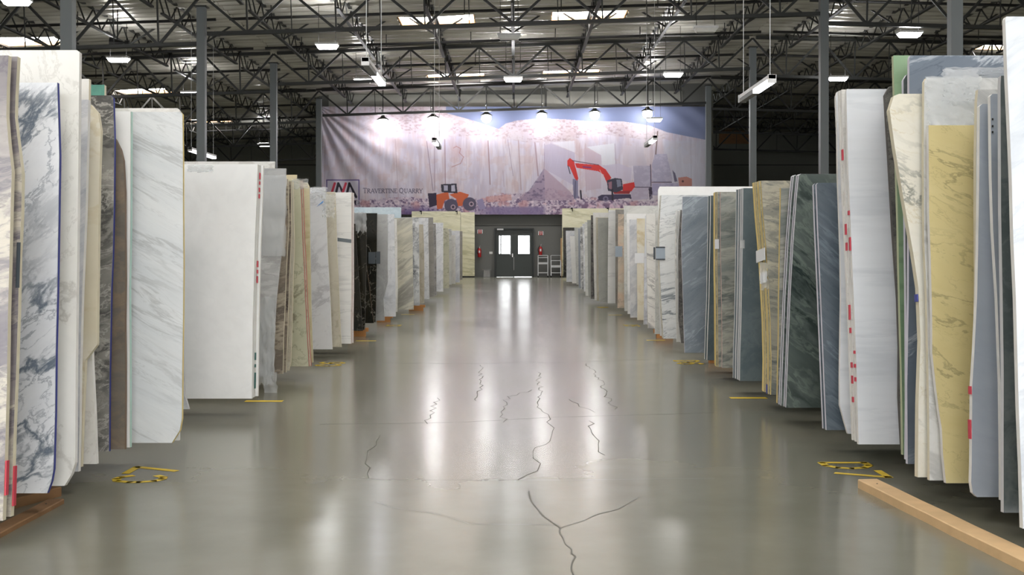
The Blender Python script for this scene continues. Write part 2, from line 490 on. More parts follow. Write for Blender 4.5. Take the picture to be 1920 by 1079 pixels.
for i, (x, y) in enumerate(SKY):
    side_ = ('left', 'right')[i % 2]
    if i < 6: lab = 'bright roof skylight %s, on the %s side' % (names_sky[i // 2], side_)
    elif i < 10: lab = 'bright roof skylight added out of view above the aisle, %s row on the %s side' % (ORD[i // 2 - 3], side_)
    elif i < 13: lab = 'bright roof skylight above the leftmost side bay, %s one from the front' % ORD[i - 10]
    elif i < 15: lab = 'bright roof skylight above the rightmost side bay, %s one from the front' % ORD[i - 13]
    else: lab = 'bright roof skylight added out of view over a side bay, %s of four' % ORD[i - 15]
    yy = -9 + row_of(y) * PITCH
    e = empty('skylight', (x, yy, deck(x + .01)), lab, 'skylight', 'roof skylights', (0, -math.atan(S_L if x < XR else S_R), 0))
    link('curb', curb_me, e); link('dome', dome_me, e)

# columns
col_me = MB().box((0, 0, 4.1), (.225, .225, 8.2)).mesh('column_shaft', M['column'])
base_me = MB().box((0, 0, .015), (.4, .4, .03)).mesh('base_plate', M['column'])
cap_me = MB().box((0, 0, 0), (.34, .34, .03)).mesh('cap_plate', M['steel_dark'])
for sd, x in (('left', XL), ('right', XR)):
    for k, y in enumerate(ROWS):
        if k > 3: continue
        e = empty('steel_column', (x, y, 0), 'grey square steel column behind the %s slab row, %s' % (
            sd, ['nearest the camera', 'second from the front', 'third from the front', 'farthest, at the edge of the banner'][k]), 'column', 'steel roof columns')
        c = link('shaft', col_me, e); c.scale = (1, 1, (deck(x) - .55) / 8.2)
        link('base_plate', base_me, e); link('cap_plate', cap_me, e, (0, 0, deck(x) - .54))

# girder trusses across the bays
def girder_parts(depth):
    P = {}
    P['top_chord'] = MB().box((BAY / 2, 0, -.05), (BAY - .25, .16, .10)).mesh('top_chord', M['steel_dark'])
    P['bottom_chord'] = MB().box((BAY / 2, 0, -depth), (BAY - .25, .16, .10)).mesh('bottom_chord', M['steel_dark'])
    return P
PART = {1.16: girder_parts(1.16), 1.42: girder_parts(1.42)}
dg = {}
def diag(depth, up):
    k = (depth, up)
    if k not in dg:
        dg[k] = MB().beam((0, 0, -.08 if up else -depth), (J / 2, 0, -depth if up else -.08), .07, .07).mesh('web_diagonal', M['steel_dark'])
    return dg[k]
def vert(depth):
    k = (depth, 'v')
    if k not in dg: dg[k] = MB().beam((0, 0, -depth), (0, 0, -.08), .045, .045).mesh('web_vertical', M['steel_dark'])
    return dg[k]
for bn, (x0, x1, sl) in BAYS.items():
    depth = 1.16 if bn == 'centre' else 1.42
    for k, y in enumerate(ROWS):
        if bn == 'centre' and k > 3: continue
        if bn != 'centre' and k == 0: continue
        where = {'centre': 'over the aisle', 'left': 'in the left side bay', 'right': 'in the right side bay'}[bn]
        nth = ['nearest the camera', 'second from the front', 'third from the front', 'at the banner row', 'just beyond the banner row', 'at the far dark wall'][k]
        e = empty('girder_truss', (x0, y, deck(x0 + .01) - .13), 'dark steel roof girder truss %s, %s' % (where, nth), 'roof truss', 'roof girder trusses', (0, -math.atan(sl), 0))
        for n, me in PART[depth].items(): link(n, me, e)
        for i in range(7):
            xs = i * J
            link('web_diagonal', diag(depth, True), e, (xs + (0.0), 0, 0))
            link('web_diagonal', diag(depth, False), e, (xs + J / 2, 0, 0))
            link('web_vertical', vert(depth), e, (xs + J / 2, 0, 0))
            if i: link('web_vertical', vert(depth), e, (xs, 0, 0)).scale = (.6, .6, 1)

# open-web joists running along the aisle
JD = 0.56
def joist_parts(L_):
    P = {}
    P['top_chord'] = MB().box((0, L_ / 2, -.035), (.11, L_, .06)).mesh('top_chord', M['steel_dark'])
    P['bottom_chord'] = MB().box((0, L_ / 2, -JD), (.10, L_ - .9, .05)).mesh('bottom_chord', M['steel_dark'])
    b = MB(); n = int(L_ / .61); s = L_ / n
    for i in range(n):
        a, c = (-.05, -JD) if i % 2 else (-JD, -.05)
        if i == 0: a, c = -.05, -JD
        if i == n - 1: a, c = (-JD, -.05)
        b.beam((0, i * s, a), (0, (i + 1) * s, c), .035)
    P['web'] = b.mesh('web', M['steel_dark'])
    return P
JP = {DY: joist_parts(DY), 2.3: joist_parts(2.3)}
brace_me = {s: MB().beam((0, 0, -JD), (s * .85, 0, -.02), .05).mesh('kicker_brace', M['steel_dark']) for s in (-1, 1)}
for bn, (x0, x1, sl) in BAYS.items():
    rows = ROWS[:4] if bn == 'centre' else ROWS[:5]
    for i in range(7 if bn != 'right' else 8):
        xj = x0 + (i + (.5 if bn == 'centre' else .5)) * J
        if bn == 'centre' and i == 6: xj = x0 + 6.5 * J
        if xj > x1: continue
        for k, y in enumerate(rows):
            px = CX + F * xj / (y + DY); px0 = CX + F * xj / y
            if px < -120 or px > 2040: continue
            L_ = 2.3 if (bn == 'centre' and k == 3) else DY
            nth = ['nearest', 'second', 'third', 'banner-side', 'farthest'][k]
            where = {'centre': 'over the aisle', 'left': 'in the left side bay', 'right': 'in the right side bay'}[bn]
            e = empty('roof_joist', (xj, y, deck(xj) - .03), 'dark open-web roof joist %s, %s from the left, %s span' % (where, ORD[i], nth), 'roof joist', 'open-web roof joists')
            for n, me in JP[L_].items(): link(n, me, e)
            if L_ == DY:
                for s in (-1, 1): link('kicker_brace', brace_me[s], e, (0, DY * .52, 0))

# sprinkler pipes across the bays
for bn, (x0, x1, sl) in BAYS.items():
    ys = [30.2, 35.0, 40.0, 44.6, 50.2] + ([] if bn == 'centre' else [55.0, 59.8, 64.7])
    for k, y in enumerate(ys):
        b = MB().tube((x0 + .2, y, deck(x0 + .2) - .42), (x1 - .2, y, deck(x1 - .2) - .42), .045, 8)
        for q in range(6):
            x = x0 + BAY * (q + .5) / 6
            b.tube((x, y, deck(x) - .5), (x, y, deck(x) - .05), .015, 6)
        o = build('sprinkler_pipe', b, M['steel_black'])
        where = {'centre': 'over the aisle', 'left': 'in the left side bay', 'right': 'in the right side bay'}[bn]
        tag(o, 'thin black sprinkler pipe crossing the roof %s, %s from the front' % (where, ORD[k]), 'pipe', 'sprinkler pipes')

# ------------------------------------------------------------------ lamps
hb_house = MB().box((0, 0, .03), (.66, .34, .06)).mesh('housing', M['lamp_house'])
def hb_diffuser(m):
    b = MB(); T, Bm = (.31, .155), (.25, .11)
    t = [(x * T[0], y * T[1], 0) for x, y in ((-1, -1), (1, -1), (1, 1), (-1, 1))]
    d = [(x * Bm[0], y * Bm[1], -.10) for x, y in ((-1, -1), (1, -1), (1, 1), (-1, 1))]
    b.quad(list(reversed(d)))
    for i in range(4):
        j = (i + 1) % 4
        b.quad([t[i], d[i], d[j], t[j]])
    return b.mesh('diffuser', m)
hb_on, hb_off = hb_diffuser(M['lamp_glow']), hb_diffuser(M['white_plastic'])
hb_up = MB().box((0, 0, .064), (.5, .2, .008)).mesh('added_uplight', M['added_up_glow'])  # glowing plate added on top of lit lamps to brighten the foil ceiling
def high_bay(x, y, z, lit, label, group='high bay lamps'):
    e = empty('high_bay_lamp', (x, y, z), label, 'lamp', group)
    link('housing', hb_house, e); link('diffuser', hb_on if lit else hb_off, e)
    if lit: link('added_uplight', hb_up, e)
    h = deck(x) - z - .05
    for s in (-1, 1):
        build('hanging_cable', MB().tube((s * .25, 0, .06), (s * .25, 0, h), .008, 6), M['steel_black'], e)
for x, y, z, lit, lab in (
    (-11.9, 28.4, 7.15, 1, 'lit high bay lamp at the top corner above the tall white slab'),
    (-12.2, 36.6, 7.10, 1, 'lit high bay lamp above the grey slab with blue edge'),
    (-12.3, 45.0, 7.18, 1, 'lit high bay lamp just beside the second grey column'),
    (-13.4, 63.5, 6.9, 1, 'distant lit high bay lamp beside the third column, low over the white slabs'),
    (-5.5, 34.8, 7.2, 1, 'lit high bay lamp under the second girder, left of the aisle skylights'),
    (-5.5, 43.0, 7.38, 1, 'lit high bay lamp half hidden behind the third girder, left of centre'),
    (-.07, 41.5, 7.2, 1, 'lit high bay lamp hanging over the middle of the aisle'),
    (5.36, 40.4, 7.2, 1, 'lit high bay lamp right of the middle skylights over the aisle'),
    (5.75, 49.2, 6.65, 1, 'lit lamp hanging lowest in front of the banner by the rightmost round lamp'),
    (10.9, 32.9, 7.2, 1, 'lit high bay lamp nearest the first column on the right side'),
    (11.2, 41.3, 7.2, 1, 'lit high bay lamp just right of the second right-hand column'),
    (-.17, 33.6, 7.25, 0, 'unlit white lamp over the aisle centre between two skylights'),
    (5.2, 32.5, 7.25, 0, 'unlit white lamp under the roof left of the right-hand columns'),
    ):
    high_bay(x, y, z, lit, lab)
for x in (-12.2, -5.5, -.1, 5.4, 11.0):
    for y in (25.0, 16.8, 8.5, 0.3):
        high_bay(x, y, 7.2, 1, 'lit high bay lamp over the front part of the hall', 'high bay lamps out of view')

def strip_lamp(x, y0, y1, z, lit, label):
    e = empty('strip_lamp', (x, y0, z), label, 'lamp', 'hanging strip lamps')
    L_ = y1 - y0
    build('body', MB().box((0, L_ / 2, .05), (.11, L_, .06)), M['lamp_house'], e)
    build('end_cap', MB().box((0, .02, .02), (.13, .04, .13)), M['lamp_house'], e)
    build('end_cap', MB().box((0, L_ - .02, .02), (.13, .04, .13)), M['alu'], e)
    for h, (a, b_) in (('near', (.05, L_ / 2 - .02)), ('far', (L_ / 2 + .02, L_ - .05))):
        on = lit in (h, 'both')
        build('tube', MB().box((0, (a + b_) / 2, -.01), (.10, b_ - a, .07)), M['tube_glow'] if on else M['bin'], e)
    hh = deck(x) - z
    for yy in (.15, L_ - .15):
        build('hanging_cable', MB().tube((0, yy, .08), (0, yy, hh), .006, 6), M['alu'], e)
strip_lamp(3.95, 18.3, 20.75, 3.8, 'near', 'half lit strip lamp hanging on long cables in front of the right columns')
strip_lamp(-2.42, 19.2, 21.65, 4.21, 'far', 'half lit strip lamp hanging under the roof above the leftmost banner lamp')
strip_lamp(-2.22, 32.6, 34.9, 4.2, 'near', 'small strip lamp hanging in front of the banner above the orange loader print')
strip_lamp(3.88, 33.0, 35.3, 4.3, 'near', 'small strip lamp hanging in front of the banner above the red excavator print')
strip_lamp(-9.7, 35.5, 38.4, 4.2, 'both', 'lit strip lamp behind the second left column, low above the white slab')

# horn loudspeaker under the left roof
p = at(214, 80, 35.0)
e = empty('horn_speaker', p, 'dark horn loudspeaker hanging under the roof above the green slab', 'loudspeaker')
build('horn', MB().tube((.32, 0, .0), (-.1, 0, .0), .02, 14, r2=.17), M['steel_black'], e)
build('driver', MB().tube((.32, 0, 0), (.45, 0, 0), .07, 12), M['steel_black'], e)
build('bracket', MB().beam((.1, 0, 0), (.1, 0, deck(p.x) - p.z), .03), M['steel_dark'], e)
# ------------------------------------------------------------------ banner
BY = 54.30
def make_banner():
    x0, x1, y0, y1 = 597.0, 1333.0, 200.0, 402.5
    R = 1.5
    nx, ny = int((x1 - x0) * R), int((y1 - y0) * R)
    gx, gy = np.meshgrid(np.linspace(x0, x1, nx), np.linspace(y0, y1, ny))
    rng = np.random.default_rng(5)
    def vnoise(cx, cy):
        g = rng.random((cy + 2, cx + 2))
        u = np.linspace(0, cx, nx); v = np.linspace(0, cy, ny)
        i = np.minimum(u.astype(int), cx); j = np.minimum(v.astype(int), cy)
        fu = u - i; fv = v - j
        fu = fu * fu * (3 - 2 * fu); fv = fv * fv * (3 - 2 * fv)
        a = g[np.ix_(j, i)] * (1 - fu) + g[np.ix_(j, i + 1)] * fu
        b = g[np.ix_(j + 1, i)] * (1 - fu) + g[np.ix_(j + 1, i + 1)] * fu
        return a * (1 - fv)[:, None] + b * fv[:, None]
    def fbm(cx, cy, o=4):
        s = 0; a = 1; t = 0
        for _ in range(o):
            s = s + a * vnoise(int(cx), int(cy)); t += a; a *= .55; cx *= 2; cy *= 2
        return s / t
    im = np.empty((ny, nx, 3))
    im[:] = (206, 198, 208)
    def blend(mask, c):
        im[:] = im * (1 - mask[..., None]) + np.array(c, float) * mask[..., None]
    def poly(pts):
        xs = gx; ys = gy; ins = np.zeros(gx.shape, bool); n = len(pts)
        for i in range(n):
            ax, ay = pts[i]; bx_, by_ = pts[(i + 1) % n]
            if ay == by_: continue
            c = ((ay > ys) != (by_ > ys)) & (xs < (bx_ - ax) * (ys - ay) / (by_ - ay) + ax)
            ins ^= c
        return ins.astype(float)
    def stroke(a, b, wd):
        ax, ay = a; bx_, by_ = b; dx, dy = bx_ - ax, by_ - ay
        t = np.clip(((gx - ax) * dx + (gy - ay) * dy) / (dx * dx + dy * dy + 1e-9), 0, 1)
        d = np.hypot(gx - ax - t * dx, gy - ay - t * dy)
        return np.clip(wd / 2 + .35 - d, 0, .7) / .7
    def disc(c, r): return np.clip(r + .4 - np.hypot(gx - c[0], gy - c[1]), 0, .8) / .8
    A = lambda x, y: (580 + x / 4.495, 180 + y / 4.495)      # left half of the print
    B = lambda x, y: (960 + x / 4.495, 180 + y / 4.495)      # right half of the print
    # rock wall: pale faces and warm stains in columns
    n1 = fbm(14, 5); n2 = fbm(60, 4, 3); n3 = fbm(120, 40, 3)
    blend(np.clip((n1 - .5) * 2.2, 0, .5), (226, 214, 210))
    blend(np.clip((n2 - .52) * 2.5, 0, .45), (206, 180, 176))
    blend(np.clip((.42 - fbm(22, 3, 3)) * 3, 0, .5), (190, 184, 202))
    blend(np.clip((fbm(190, 5, 3) - .52) * 3, 0, .2), (180, 162, 170)); blend(np.clip((fbm(150, 6, 3) - .55) * 3, 0, .35), (232, 228, 230)); blend(np.clip((fbm(50, 14, 4) - .58) * 4, 0, .2), (196, 158, 150))
    # the terrace above, speckled and brown
    ridge = np.interp(gx[0], [597, 700, 760, 830, 900, 950, 1000, 1060, 1120, 1200, 1260, 1333], [244, 246, 252, 258, 256, 262, 270, 266, 252, 262, 262, 262])
    terr = np.clip((ridge[None, :] - gy) / 3, 0, 1) * np.clip((gx - 660) / 60, 0, 1) * np.clip((1262 - gx) / 20, 0, 1)
    blend(terr * .5, (196, 180, 184)); blend(terr * np.clip((fbm(150, 70, 3) - .52) * 3, 0, .5), (150, 122, 122)); blend(terr * np.clip((fbm(30, 8, 3) - .5) * 3, 0, .5), (216, 206, 206))
    # sky
    sky = poly([(836, 196), (836, 212), (880, 224), (935, 242), (948, 232), (970, 226), (1015, 222), (1060, 224), (1110, 228), (1170, 228), (1220, 236), (1250, 248), (1335, 265), (1335, 196)])
    blend(sky, (126, 136, 168)); blend(sky * np.clip((fbm(6, 3, 2) - .45), 0, .4), (160, 168, 200))
    blend(np.clip((gx - 1240) / 10, 0, 1) * np.clip((gy - 262) / 4, 0, 1) * .6, (198, 200, 208))
    # joints between the quarry faces
    for a, b_, wd, c in (((610, 262), (608, 345), .8, (160, 140, 150)), ((684, 262), (686, 352), .8, (176, 160, 168)), ((741, 262), (747, 372), 1.0, (170, 150, 156)),
                         ((800, 265), (812, 358), 1.1, (120, 100, 116)), ((815, 265), (815, 358), 1.0, (130, 106, 118)), ((834, 262), (835, 345), 1.4, (140, 108, 112)),
                         ((875, 258), (874, 345), .7, (176, 166, 176)), ((915, 264), (919, 346), 1.8, (146, 112, 112)), ((943, 320), (945, 350), 1, (170, 150, 160)),
                         ((952, 262), (962, 330), .8, (140, 122, 140)), ((972, 264), (977, 356), 2.0, (176, 152, 152)), ((1003, 268), (1009, 330), 2.2, (160, 132, 138)),
                         ((1021, 270), (1020, 320), 1.0, (150, 132, 150)), ((1087, 268), (1088, 360), .8, (190, 160, 160)), ((1098, 270), (1099, 360), .9, (176, 144, 148)),
                         ((1153, 270), (1156, 325), .8, (140, 130, 146)), ((1295, 262), (1296, 345), .8, (168, 166, 176))):
        blend(stroke(a, b_, wd) * .8, c)
    pts = [A(1215, 440), A(1240, 425), A(1275, 445), A(1265, 480), A(1300, 515), A(1275, 570), A(1200, 600)]
    for a, b_ in zip(pts, pts[1:]): blend(stroke(a, b_, 1.3) * .7, (160, 108, 100))
    blend(np.exp(-((gx - 857) / 14) ** 2 - ((gy - 285) / 16) ** 2) * .35, (190, 140, 130))
    # broad faces in shade on the right half
    for pl, c in (([B(330, 400), B(530, 480), B(530, 760), B(280, 620), B(270, 420)], (188, 178, 196)), ([B(610, 440), B(752, 500), B(752, 780), B(620, 800)], (196, 176, 186)),
                  ([B(930, 410), B(1100, 430), B(1140, 590), B(940, 590)], (206, 196, 202)), ([B(340, 395), B(525, 378), B(525, 475)], (226, 224, 228)), ([B(630, 430), B(860, 400), B(870, 600), B(760, 580), B(750, 500)], (224, 226, 226)),
                  ([B(760, 590), B(900, 570), B(1010, 610), B(1000, 720), B(860, 700)], (200, 190, 206))):
        blend(poly(pl) * .75, c)
    # rubble along the foot
    rub_top = np.interp(gx[0], [597, 690, 760, 800, 900, 935, 985, 1018, 1060, 1080, 1130, 1200, 1333], [372, 374, 368, 372, 372, 362, 362, 350, 356, 366, 372, 376, 372])
    rub = np.clip((gy - rub_top[None, :] - 6 * (n3 - .5)) / 3, 0, 1)
    blend(rub * .7, (190, 172, 186))
    blend(rub * np.clip((fbm(210, 64, 3) - .5) * 6, 0, .85), (100, 80, 112)); blend(rub * np.clip((fbm(240, 70, 2) - .55) * 6, 0, .85), (232, 214, 218))
    blend(rub * np.clip((fbm(40, 10, 3) - .55) * 5, 0, .7), (200, 150, 150))
    blend(rub * np.clip((gy - 384) / 14, 0, 1) * np.exp(-((gx - 780) / 45) ** 2) * .75, (76, 58, 120))
    # mound
    blend(poly([B(270, 610), B(180, 770), B(60, 860), B(60, 880), B(520, 880), B(500, 815)]) * .8, (176, 152, 166))
    m = poly([B(270, 610), B(150, 790), B(60, 880), B(280, 890)]); blend(m * .5, (150, 134, 158)); blend(m * np.clip((fbm(120, 50, 2) - .5) * 4, 0, .7), (106, 92, 118))
    # ground strip
    blend(np.clip((gx - 880) / 40, 0, 1) * np.clip((1026 - gx) / 10, 0, 1) * np.clip((gy - 386) / 4, 0, 1) * .85, (132, 116, 152))
    m = np.clip((gx - 1030) / 10, 0, 1) * np.clip((gy - 378) / 6, 0, 1); blend(m * np.clip((fbm(90, 26, 2) - .5) * 5, 0, .8), (232, 200, 210)); blend(m * np.clip((fbm(110, 30, 2) - .57) * 6, 0, .8), (110, 84, 112))
    # stacked blocks
    for pl, c in (([B(1020, 590), B(1168, 588), B(1172, 768), B(1030, 765)], (182, 174, 190)), ([B(1205, 490), B(1305, 490), B(1352, 700), B(1340, 730), B(1175, 722), B(1180, 580)], (180, 174, 192)),
                  ([B(1000, 800), B(1060, 770), B(1150, 775), B(1150, 870), B(1010, 880)], (190, 178, 192)), ([B(1180, 735), B(1400, 735), B(1430, 830), B(1180, 840)], (170, 162, 188)), ([B(1150, 775), B(1180, 770), B(1185, 860), B(1160, 880)], (60, 48, 70))):
        m = poly(pl); blend(m, c); blend(m * np.clip((n3 - .5) * 3, 0, .5), (206, 200, 210))
    blend(stroke(B(1168, 580), B(1172, 760), 1.6), (80, 66, 88)); blend(stroke(B(1030, 770), B(1172, 770), 1.4), (70, 56, 76)); blend(stroke(B(1180, 728), B(1345, 728), 1.6), (80, 66, 88))
    blend(stroke(B(1228, 300), B(1212, 490), 2.2), (120, 100, 96))
    # small machine at the right
    blend(poly([B(1400, 690), B(1470, 680), B(1515, 700), B(1515, 760), B(1410, 760)]), (190, 132, 118)); blend(poly([B(1352, 625), B(1375, 650), B(1395, 720), B(1370, 725)]), (110, 104, 124)); blend(disc(B(1440, 720), 2), (90, 60, 60))
    # excavator
    red = (206, 52, 48); dk = (58, 56, 72)
    blend(poly([B(510, 700), B(555, 700), B(556, 860), B(520, 872)]), (128, 124, 148)); blend(stroke(B(535, 720), B(530, 860), 1.2), (70, 66, 90))
    blend(poly([B(530, 566), B(735, 584), B(790, 620), B(838, 690), B(802, 738), B(768, 662), B(728, 636), B(545, 606)]), red)
    blend(poly([B(466, 545), B(488, 524), B(522, 548), B(560, 695), B(548, 716), B(526, 690), B(486, 598), B(468, 590)]), red)
    blend(stroke(B(510, 546), B(730, 582), 1.2), (70, 44, 60)); blend(stroke(B(472, 590), B(490, 655), 1.6), dk); blend(stroke(B(740, 625), B(770, 690), 1.0), (240, 190, 180))
    blend(stroke(B(600, 598), B(665, 604), 2.6), (120, 50, 110))
    blend(poly([B(935, 745), B(1030, 727), B(1036, 765), B(1005, 806), B(930, 815)]), red); blend(poly([B(850, 800), B(1000, 800), B(990, 826), B(860, 826)]), (150, 40, 44))
    blend(poly([B(800, 712), B(868, 692), B(925, 700), B(936, 790), B(880, 815), B(808, 800)]), dk); blend(poly([B(880, 706), B(915, 708), B(922, 760), B(888, 770)]), (120, 124, 140)); blend(poly([B(812, 730), B(840, 720), B(842, 790), B(816, 780)]), (150, 110, 120))
    blend(poly([B(724, 850), B(760, 832), B(1000, 830), B(1008, 872), B(980, 862), B(770, 884), B(730, 882)]), (66, 58, 84)); blend(disc(B(790, 868), 5.2), (120, 112, 136)); blend(disc(B(790, 868), 2.4), (70, 62, 86))
    blend(stroke(B(578, 800), B(584, 866), 3), (44, 40, 56)); blend(stroke(B(845, 790), B(848, 876), 3.4), (44, 36, 52))
    # loader
    org = (206, 100, 60)
    blend(poly([A(998, 822), A(1070, 818), A(1078, 920), A(1012, 942)]), (46, 36, 62)); blend(poly([A(1070, 832), A(1170, 808), A(1182, 870), A(1140, 882), A(1120, 950), A(1076, 956)]), org)
    blend(poly([A(1180, 832), A(1270, 808), A(1345, 832), A(1330, 862), A(1285, 930), A(1250, 930), A(1240, 870)]), org)
    blend(poly([A(1108, 745), A(1240, 739), A(1250, 822), A(1115, 812)]), (50, 46, 60)); blend(poly([A(1132, 756), A(1168, 754), A(1168, 800), A(1134, 800)]), (176, 172, 188)); blend(poly([A(1196, 754), A(1226, 752), A(1230, 806), A(1198, 806)]), (186, 182, 196))
    for c, h in ((A(1195, 925), A(1212, 937)), (A(1350, 912), A(1366, 912))):
        blend(disc(c, 12.6), (86, 80, 100)); blend(disc(h, 4.6), (186, 160, 170)); blend(disc(h, 2.6), (60, 52, 70))
    blend(poly([A(1410, 880), A(1460, 866), A(1486, 950), A(1436, 962)]), (150, 140, 172)); blend(poly([A(1486, 850), A(1700, 830), A(1708, 880), A(1500, 900)]) * .6, (206, 150, 140))
    # logo
    C = lambda x, y: (560 + x / 7.385, 330 + y / 7.385)
    blend(poly([C(392, 60), C(832, 60), C(832, 330), C(392, 330)]) * .8, (214, 208, 218))
    for a, b_ in (((388, 58), (836, 58)), ((388, 58), (388, 420)), ((836, 58), (836, 330))): blend(stroke(C(*a), C(*b_), 1.8), (84, 66, 130))
    blk = (34, 28, 44); lred = (214, 60, 84)
    for a, b_, c in (((440, 290), (500, 105), lred), ((505, 290), (548, 105), blk), ((548, 105), (640, 290), blk), ((590, 290), (650, 105), lred), ((655, 290), (700, 105), blk), ((700, 105), (795, 292), blk)):
        blend(stroke(C(*a), C(*b_), 4.4), c)
    for a, b_ in (((480, 290), (512, 140)), ((560, 160), (600, 290)), ((625, 290), (662, 140)), ((712, 160), (760, 290))): blend(stroke(C(*a), C(*b_), 1.4), (226, 214, 224))
    blend(poly([C(388, 340), C(840, 340), C(840, 405), C(388, 405)]), (38, 30, 52))
    for a, b_ in (((804, 350), (804, 392)), ((804, 350), (834, 350)), ((804, 371), (830, 371)), ((804, 392), (834, 392)), ((740, 350), (740, 392)), ((740, 392), (772, 392))): blend(stroke(C(*a), C(*b_), 1.5), (236, 232, 238))
    # lettering
    def S(c0, h, strokes, x):
        for a, b_, wd in strokes:
            blend(stroke((x + a[0] * h, c0 - a[1] * h), (x + b_[0] * h, c0 - b_[1] * h), wd + .15) * .95, (78, 72, 92))
    sf = .55; th = 1.0; tn = .6
    def ser(x, y, w_=.12): return ((x - w_, y), (x + w_, y), sf)
    G = {'T': (.8, [((.38, 0), (.38, 1), th), ((.02, 1), (.74, 1), tn), ser(.38, 0), ((.02, 1), (.0, .82), sf), ((.74, 1), (.76, .82), sf)]),
         'R': (.82, [((.12, 0), (.12, 1), th), ((.12, 1), (.45, 1), tn), ((.45, 1), (.58, .86), th), ((.58, .86), (.58, .66), th), ((.58, .66), (.42, .52), tn), ((.42, .52), (.12, .52), tn), ((.3, .52), (.74, 0), th), ser(.12, 0), ser(.76, 0, .08)]),
         'A': (.88, [((.05, 0), (.42, 1), tn), ((.42, 1), (.8, 0), th), ((.2, .36), (.64, .36), tn), ser(.05, 0, .1), ser(.8, 0, .1)]),
         'V': (.84, [((.02, 1), (.4, 0), th), ((.4, 0), (.76, 1), tn), ser(.04, 1, .1), ser(.76, 1, .1)]),
         'E': (.7, [((.12, 0), (.12, 1), th), ((.04, 1), (.58, 1), tn), ((.12, .52), (.48, .52), tn), ((.04, 0), (.6, 0), tn), ((.6, 0), (.62, .18), sf), ((.58, 1), (.58, .84), sf)]),
         'I': (.34, [((.14, 0), (.14, 1), th), ser(.14, 0), ser(.14, 1)]),
         'N': (.94, [((.12, 0), (.12, 1), tn), ((.12, 1), (.76, 0), th), ((.76, 0), (.76, 1), tn), ser(.12, 0, .1), ser(.76, 1, .1), ser(.08, 1, .06)]),
         'Q': (1.02, [((.44, 1.02), (.14, .82), th), ((.14, .82), (.06, .5), th), ((.06, .5), (.14, .18), th), ((.14, .18), (.44, -.02), th), ((.44, -.02), (.74, .18), th), ((.74, .18), (.84, .5), th), ((.84, .5), (.74, .82), th), ((.74, .82), (.44, 1.02), th), ((.44, 0), (.98, -.28), tn)]),
         'U': (.9, [((.12, 1), (.12, .3), th), ((.12, .3), (.26, .02), th), ((.26, .02), (.54, .02), tn), ((.54, .02), (.7, .3), tn), ((.7, .3), (.7, 1), tn), ser(.12, 1), ser(.7, 1, .1)]),
         'Y': (.8, [((.02, 1), (.38, .48), th), ((.74, 1), (.38, .48), tn), ((.38, .48), (.38, 0), th), ser(.38, 0), ser(.04, 1, .08), ser(.74, 1, .08)])}
    x = 681.0
    for word in ('TRAVERTINE', 'QUARRY'):
        for i, ch in enumerate(word):
            h = 8.8 if i == 0 else 7.6
            S(362.0, h, G[ch][1], x); x += G[ch][0] * h + .55
        x += 3.0
    # --- mesh with the cloth's folds
    X = (gx - CX) * BY / F; Z = CH - (gy - HY) * BY / F
    ang = np.arctan2(gy - 196, gx - 594); rad = np.hypot(gx - 594, gy - 196)
    amp = np.clip(1 - rad / 300, 0, 1) * np.clip(rad / 40, 0, 1) * np.clip((ang - .15) * 4, 0, 1)
    Yd = BY + .05 * amp * np.sin(ang * 26 + .008 * rad) + .015 * np.sin(X * 1.7 + Z * .6) + .012 * np.sin(X * 4.1 - Z * .9) * np.clip((gy - 200) / 60, 0, 1)
    Yd = Yd + .03 * np.clip(1 - np.hypot((gx - 1334) / 160, (gy - 200) / 80), 0, 1) * np.sin((gx - gy * 1.3) * .12)
    nv = nx * ny
    me = bpy.data.meshes.new('banner')
    co = np.stack([X, Yd, Z], -1).reshape(-1)
    i = np.arange(nv).reshape(ny, nx)
    q = np.stack([i[:-1, :-1], i[1:, :-1], i[1:, 1:], i[:-1, 1:]], -1).reshape(-1, 4)
    nf = len(q)
    me.vertices.add(nv); me.vertices.foreach_set('co', co.astype(np.float32))
    me.loops.add(nf * 4); me.loops.foreach_set('vertex_index', q.reshape(-1).astype(np.int32))
    me.polygons.add(nf); me.polygons.foreach_set('loop_start', (np.arange(nf) * 4).astype(np.int32))
    me.polygons.foreach_set('use_smooth', np.ones(nf, bool))
    me.update(calc_edges=True)
    at_ = me.color_attributes.new('print', 'FLOAT_COLOR', 'POINT')
    s = np.clip(im / 255.0 * np.array([.95, .955, .985]), 0, 1)
    l_ = np.where(s <= .04045, s / 12.92, ((s + .055) / 1.055) ** 2.4)
    rgba = np.concatenate([l_, np.ones((ny, nx, 1))], -1).reshape(-1).astype(np.float32)
    at_.data.foreach_set('color', rgba)
    m_, nt, N, L, P = mat('printed_vinyl')
    ca = N.new('ShaderNodeVertexColor'); ca.layer_name = 'print'
    L.new(ca.outputs[0], P.inputs['Base Color']); P.inputs['Roughness'].default_value = .55
    me.materials.append(m_)
    return me
ban = empty('banner', (0, BY, 2.88), 'huge printed quarry banner with red excavator and orange loader on the back wall', 'banner')
o = link('printed_sheet', make_banner(), ban); o.location = (0, -BY, -2.88)
b = MB()
for i in range(24):
    x = -8.7 + i * 17.5 / 23
    b.tube((x, .02, 4.84 + .02 + .0 * x), (x, .10, 4.84), .03, 6)
build('eyelet_row', b, M['chrome'], ban)

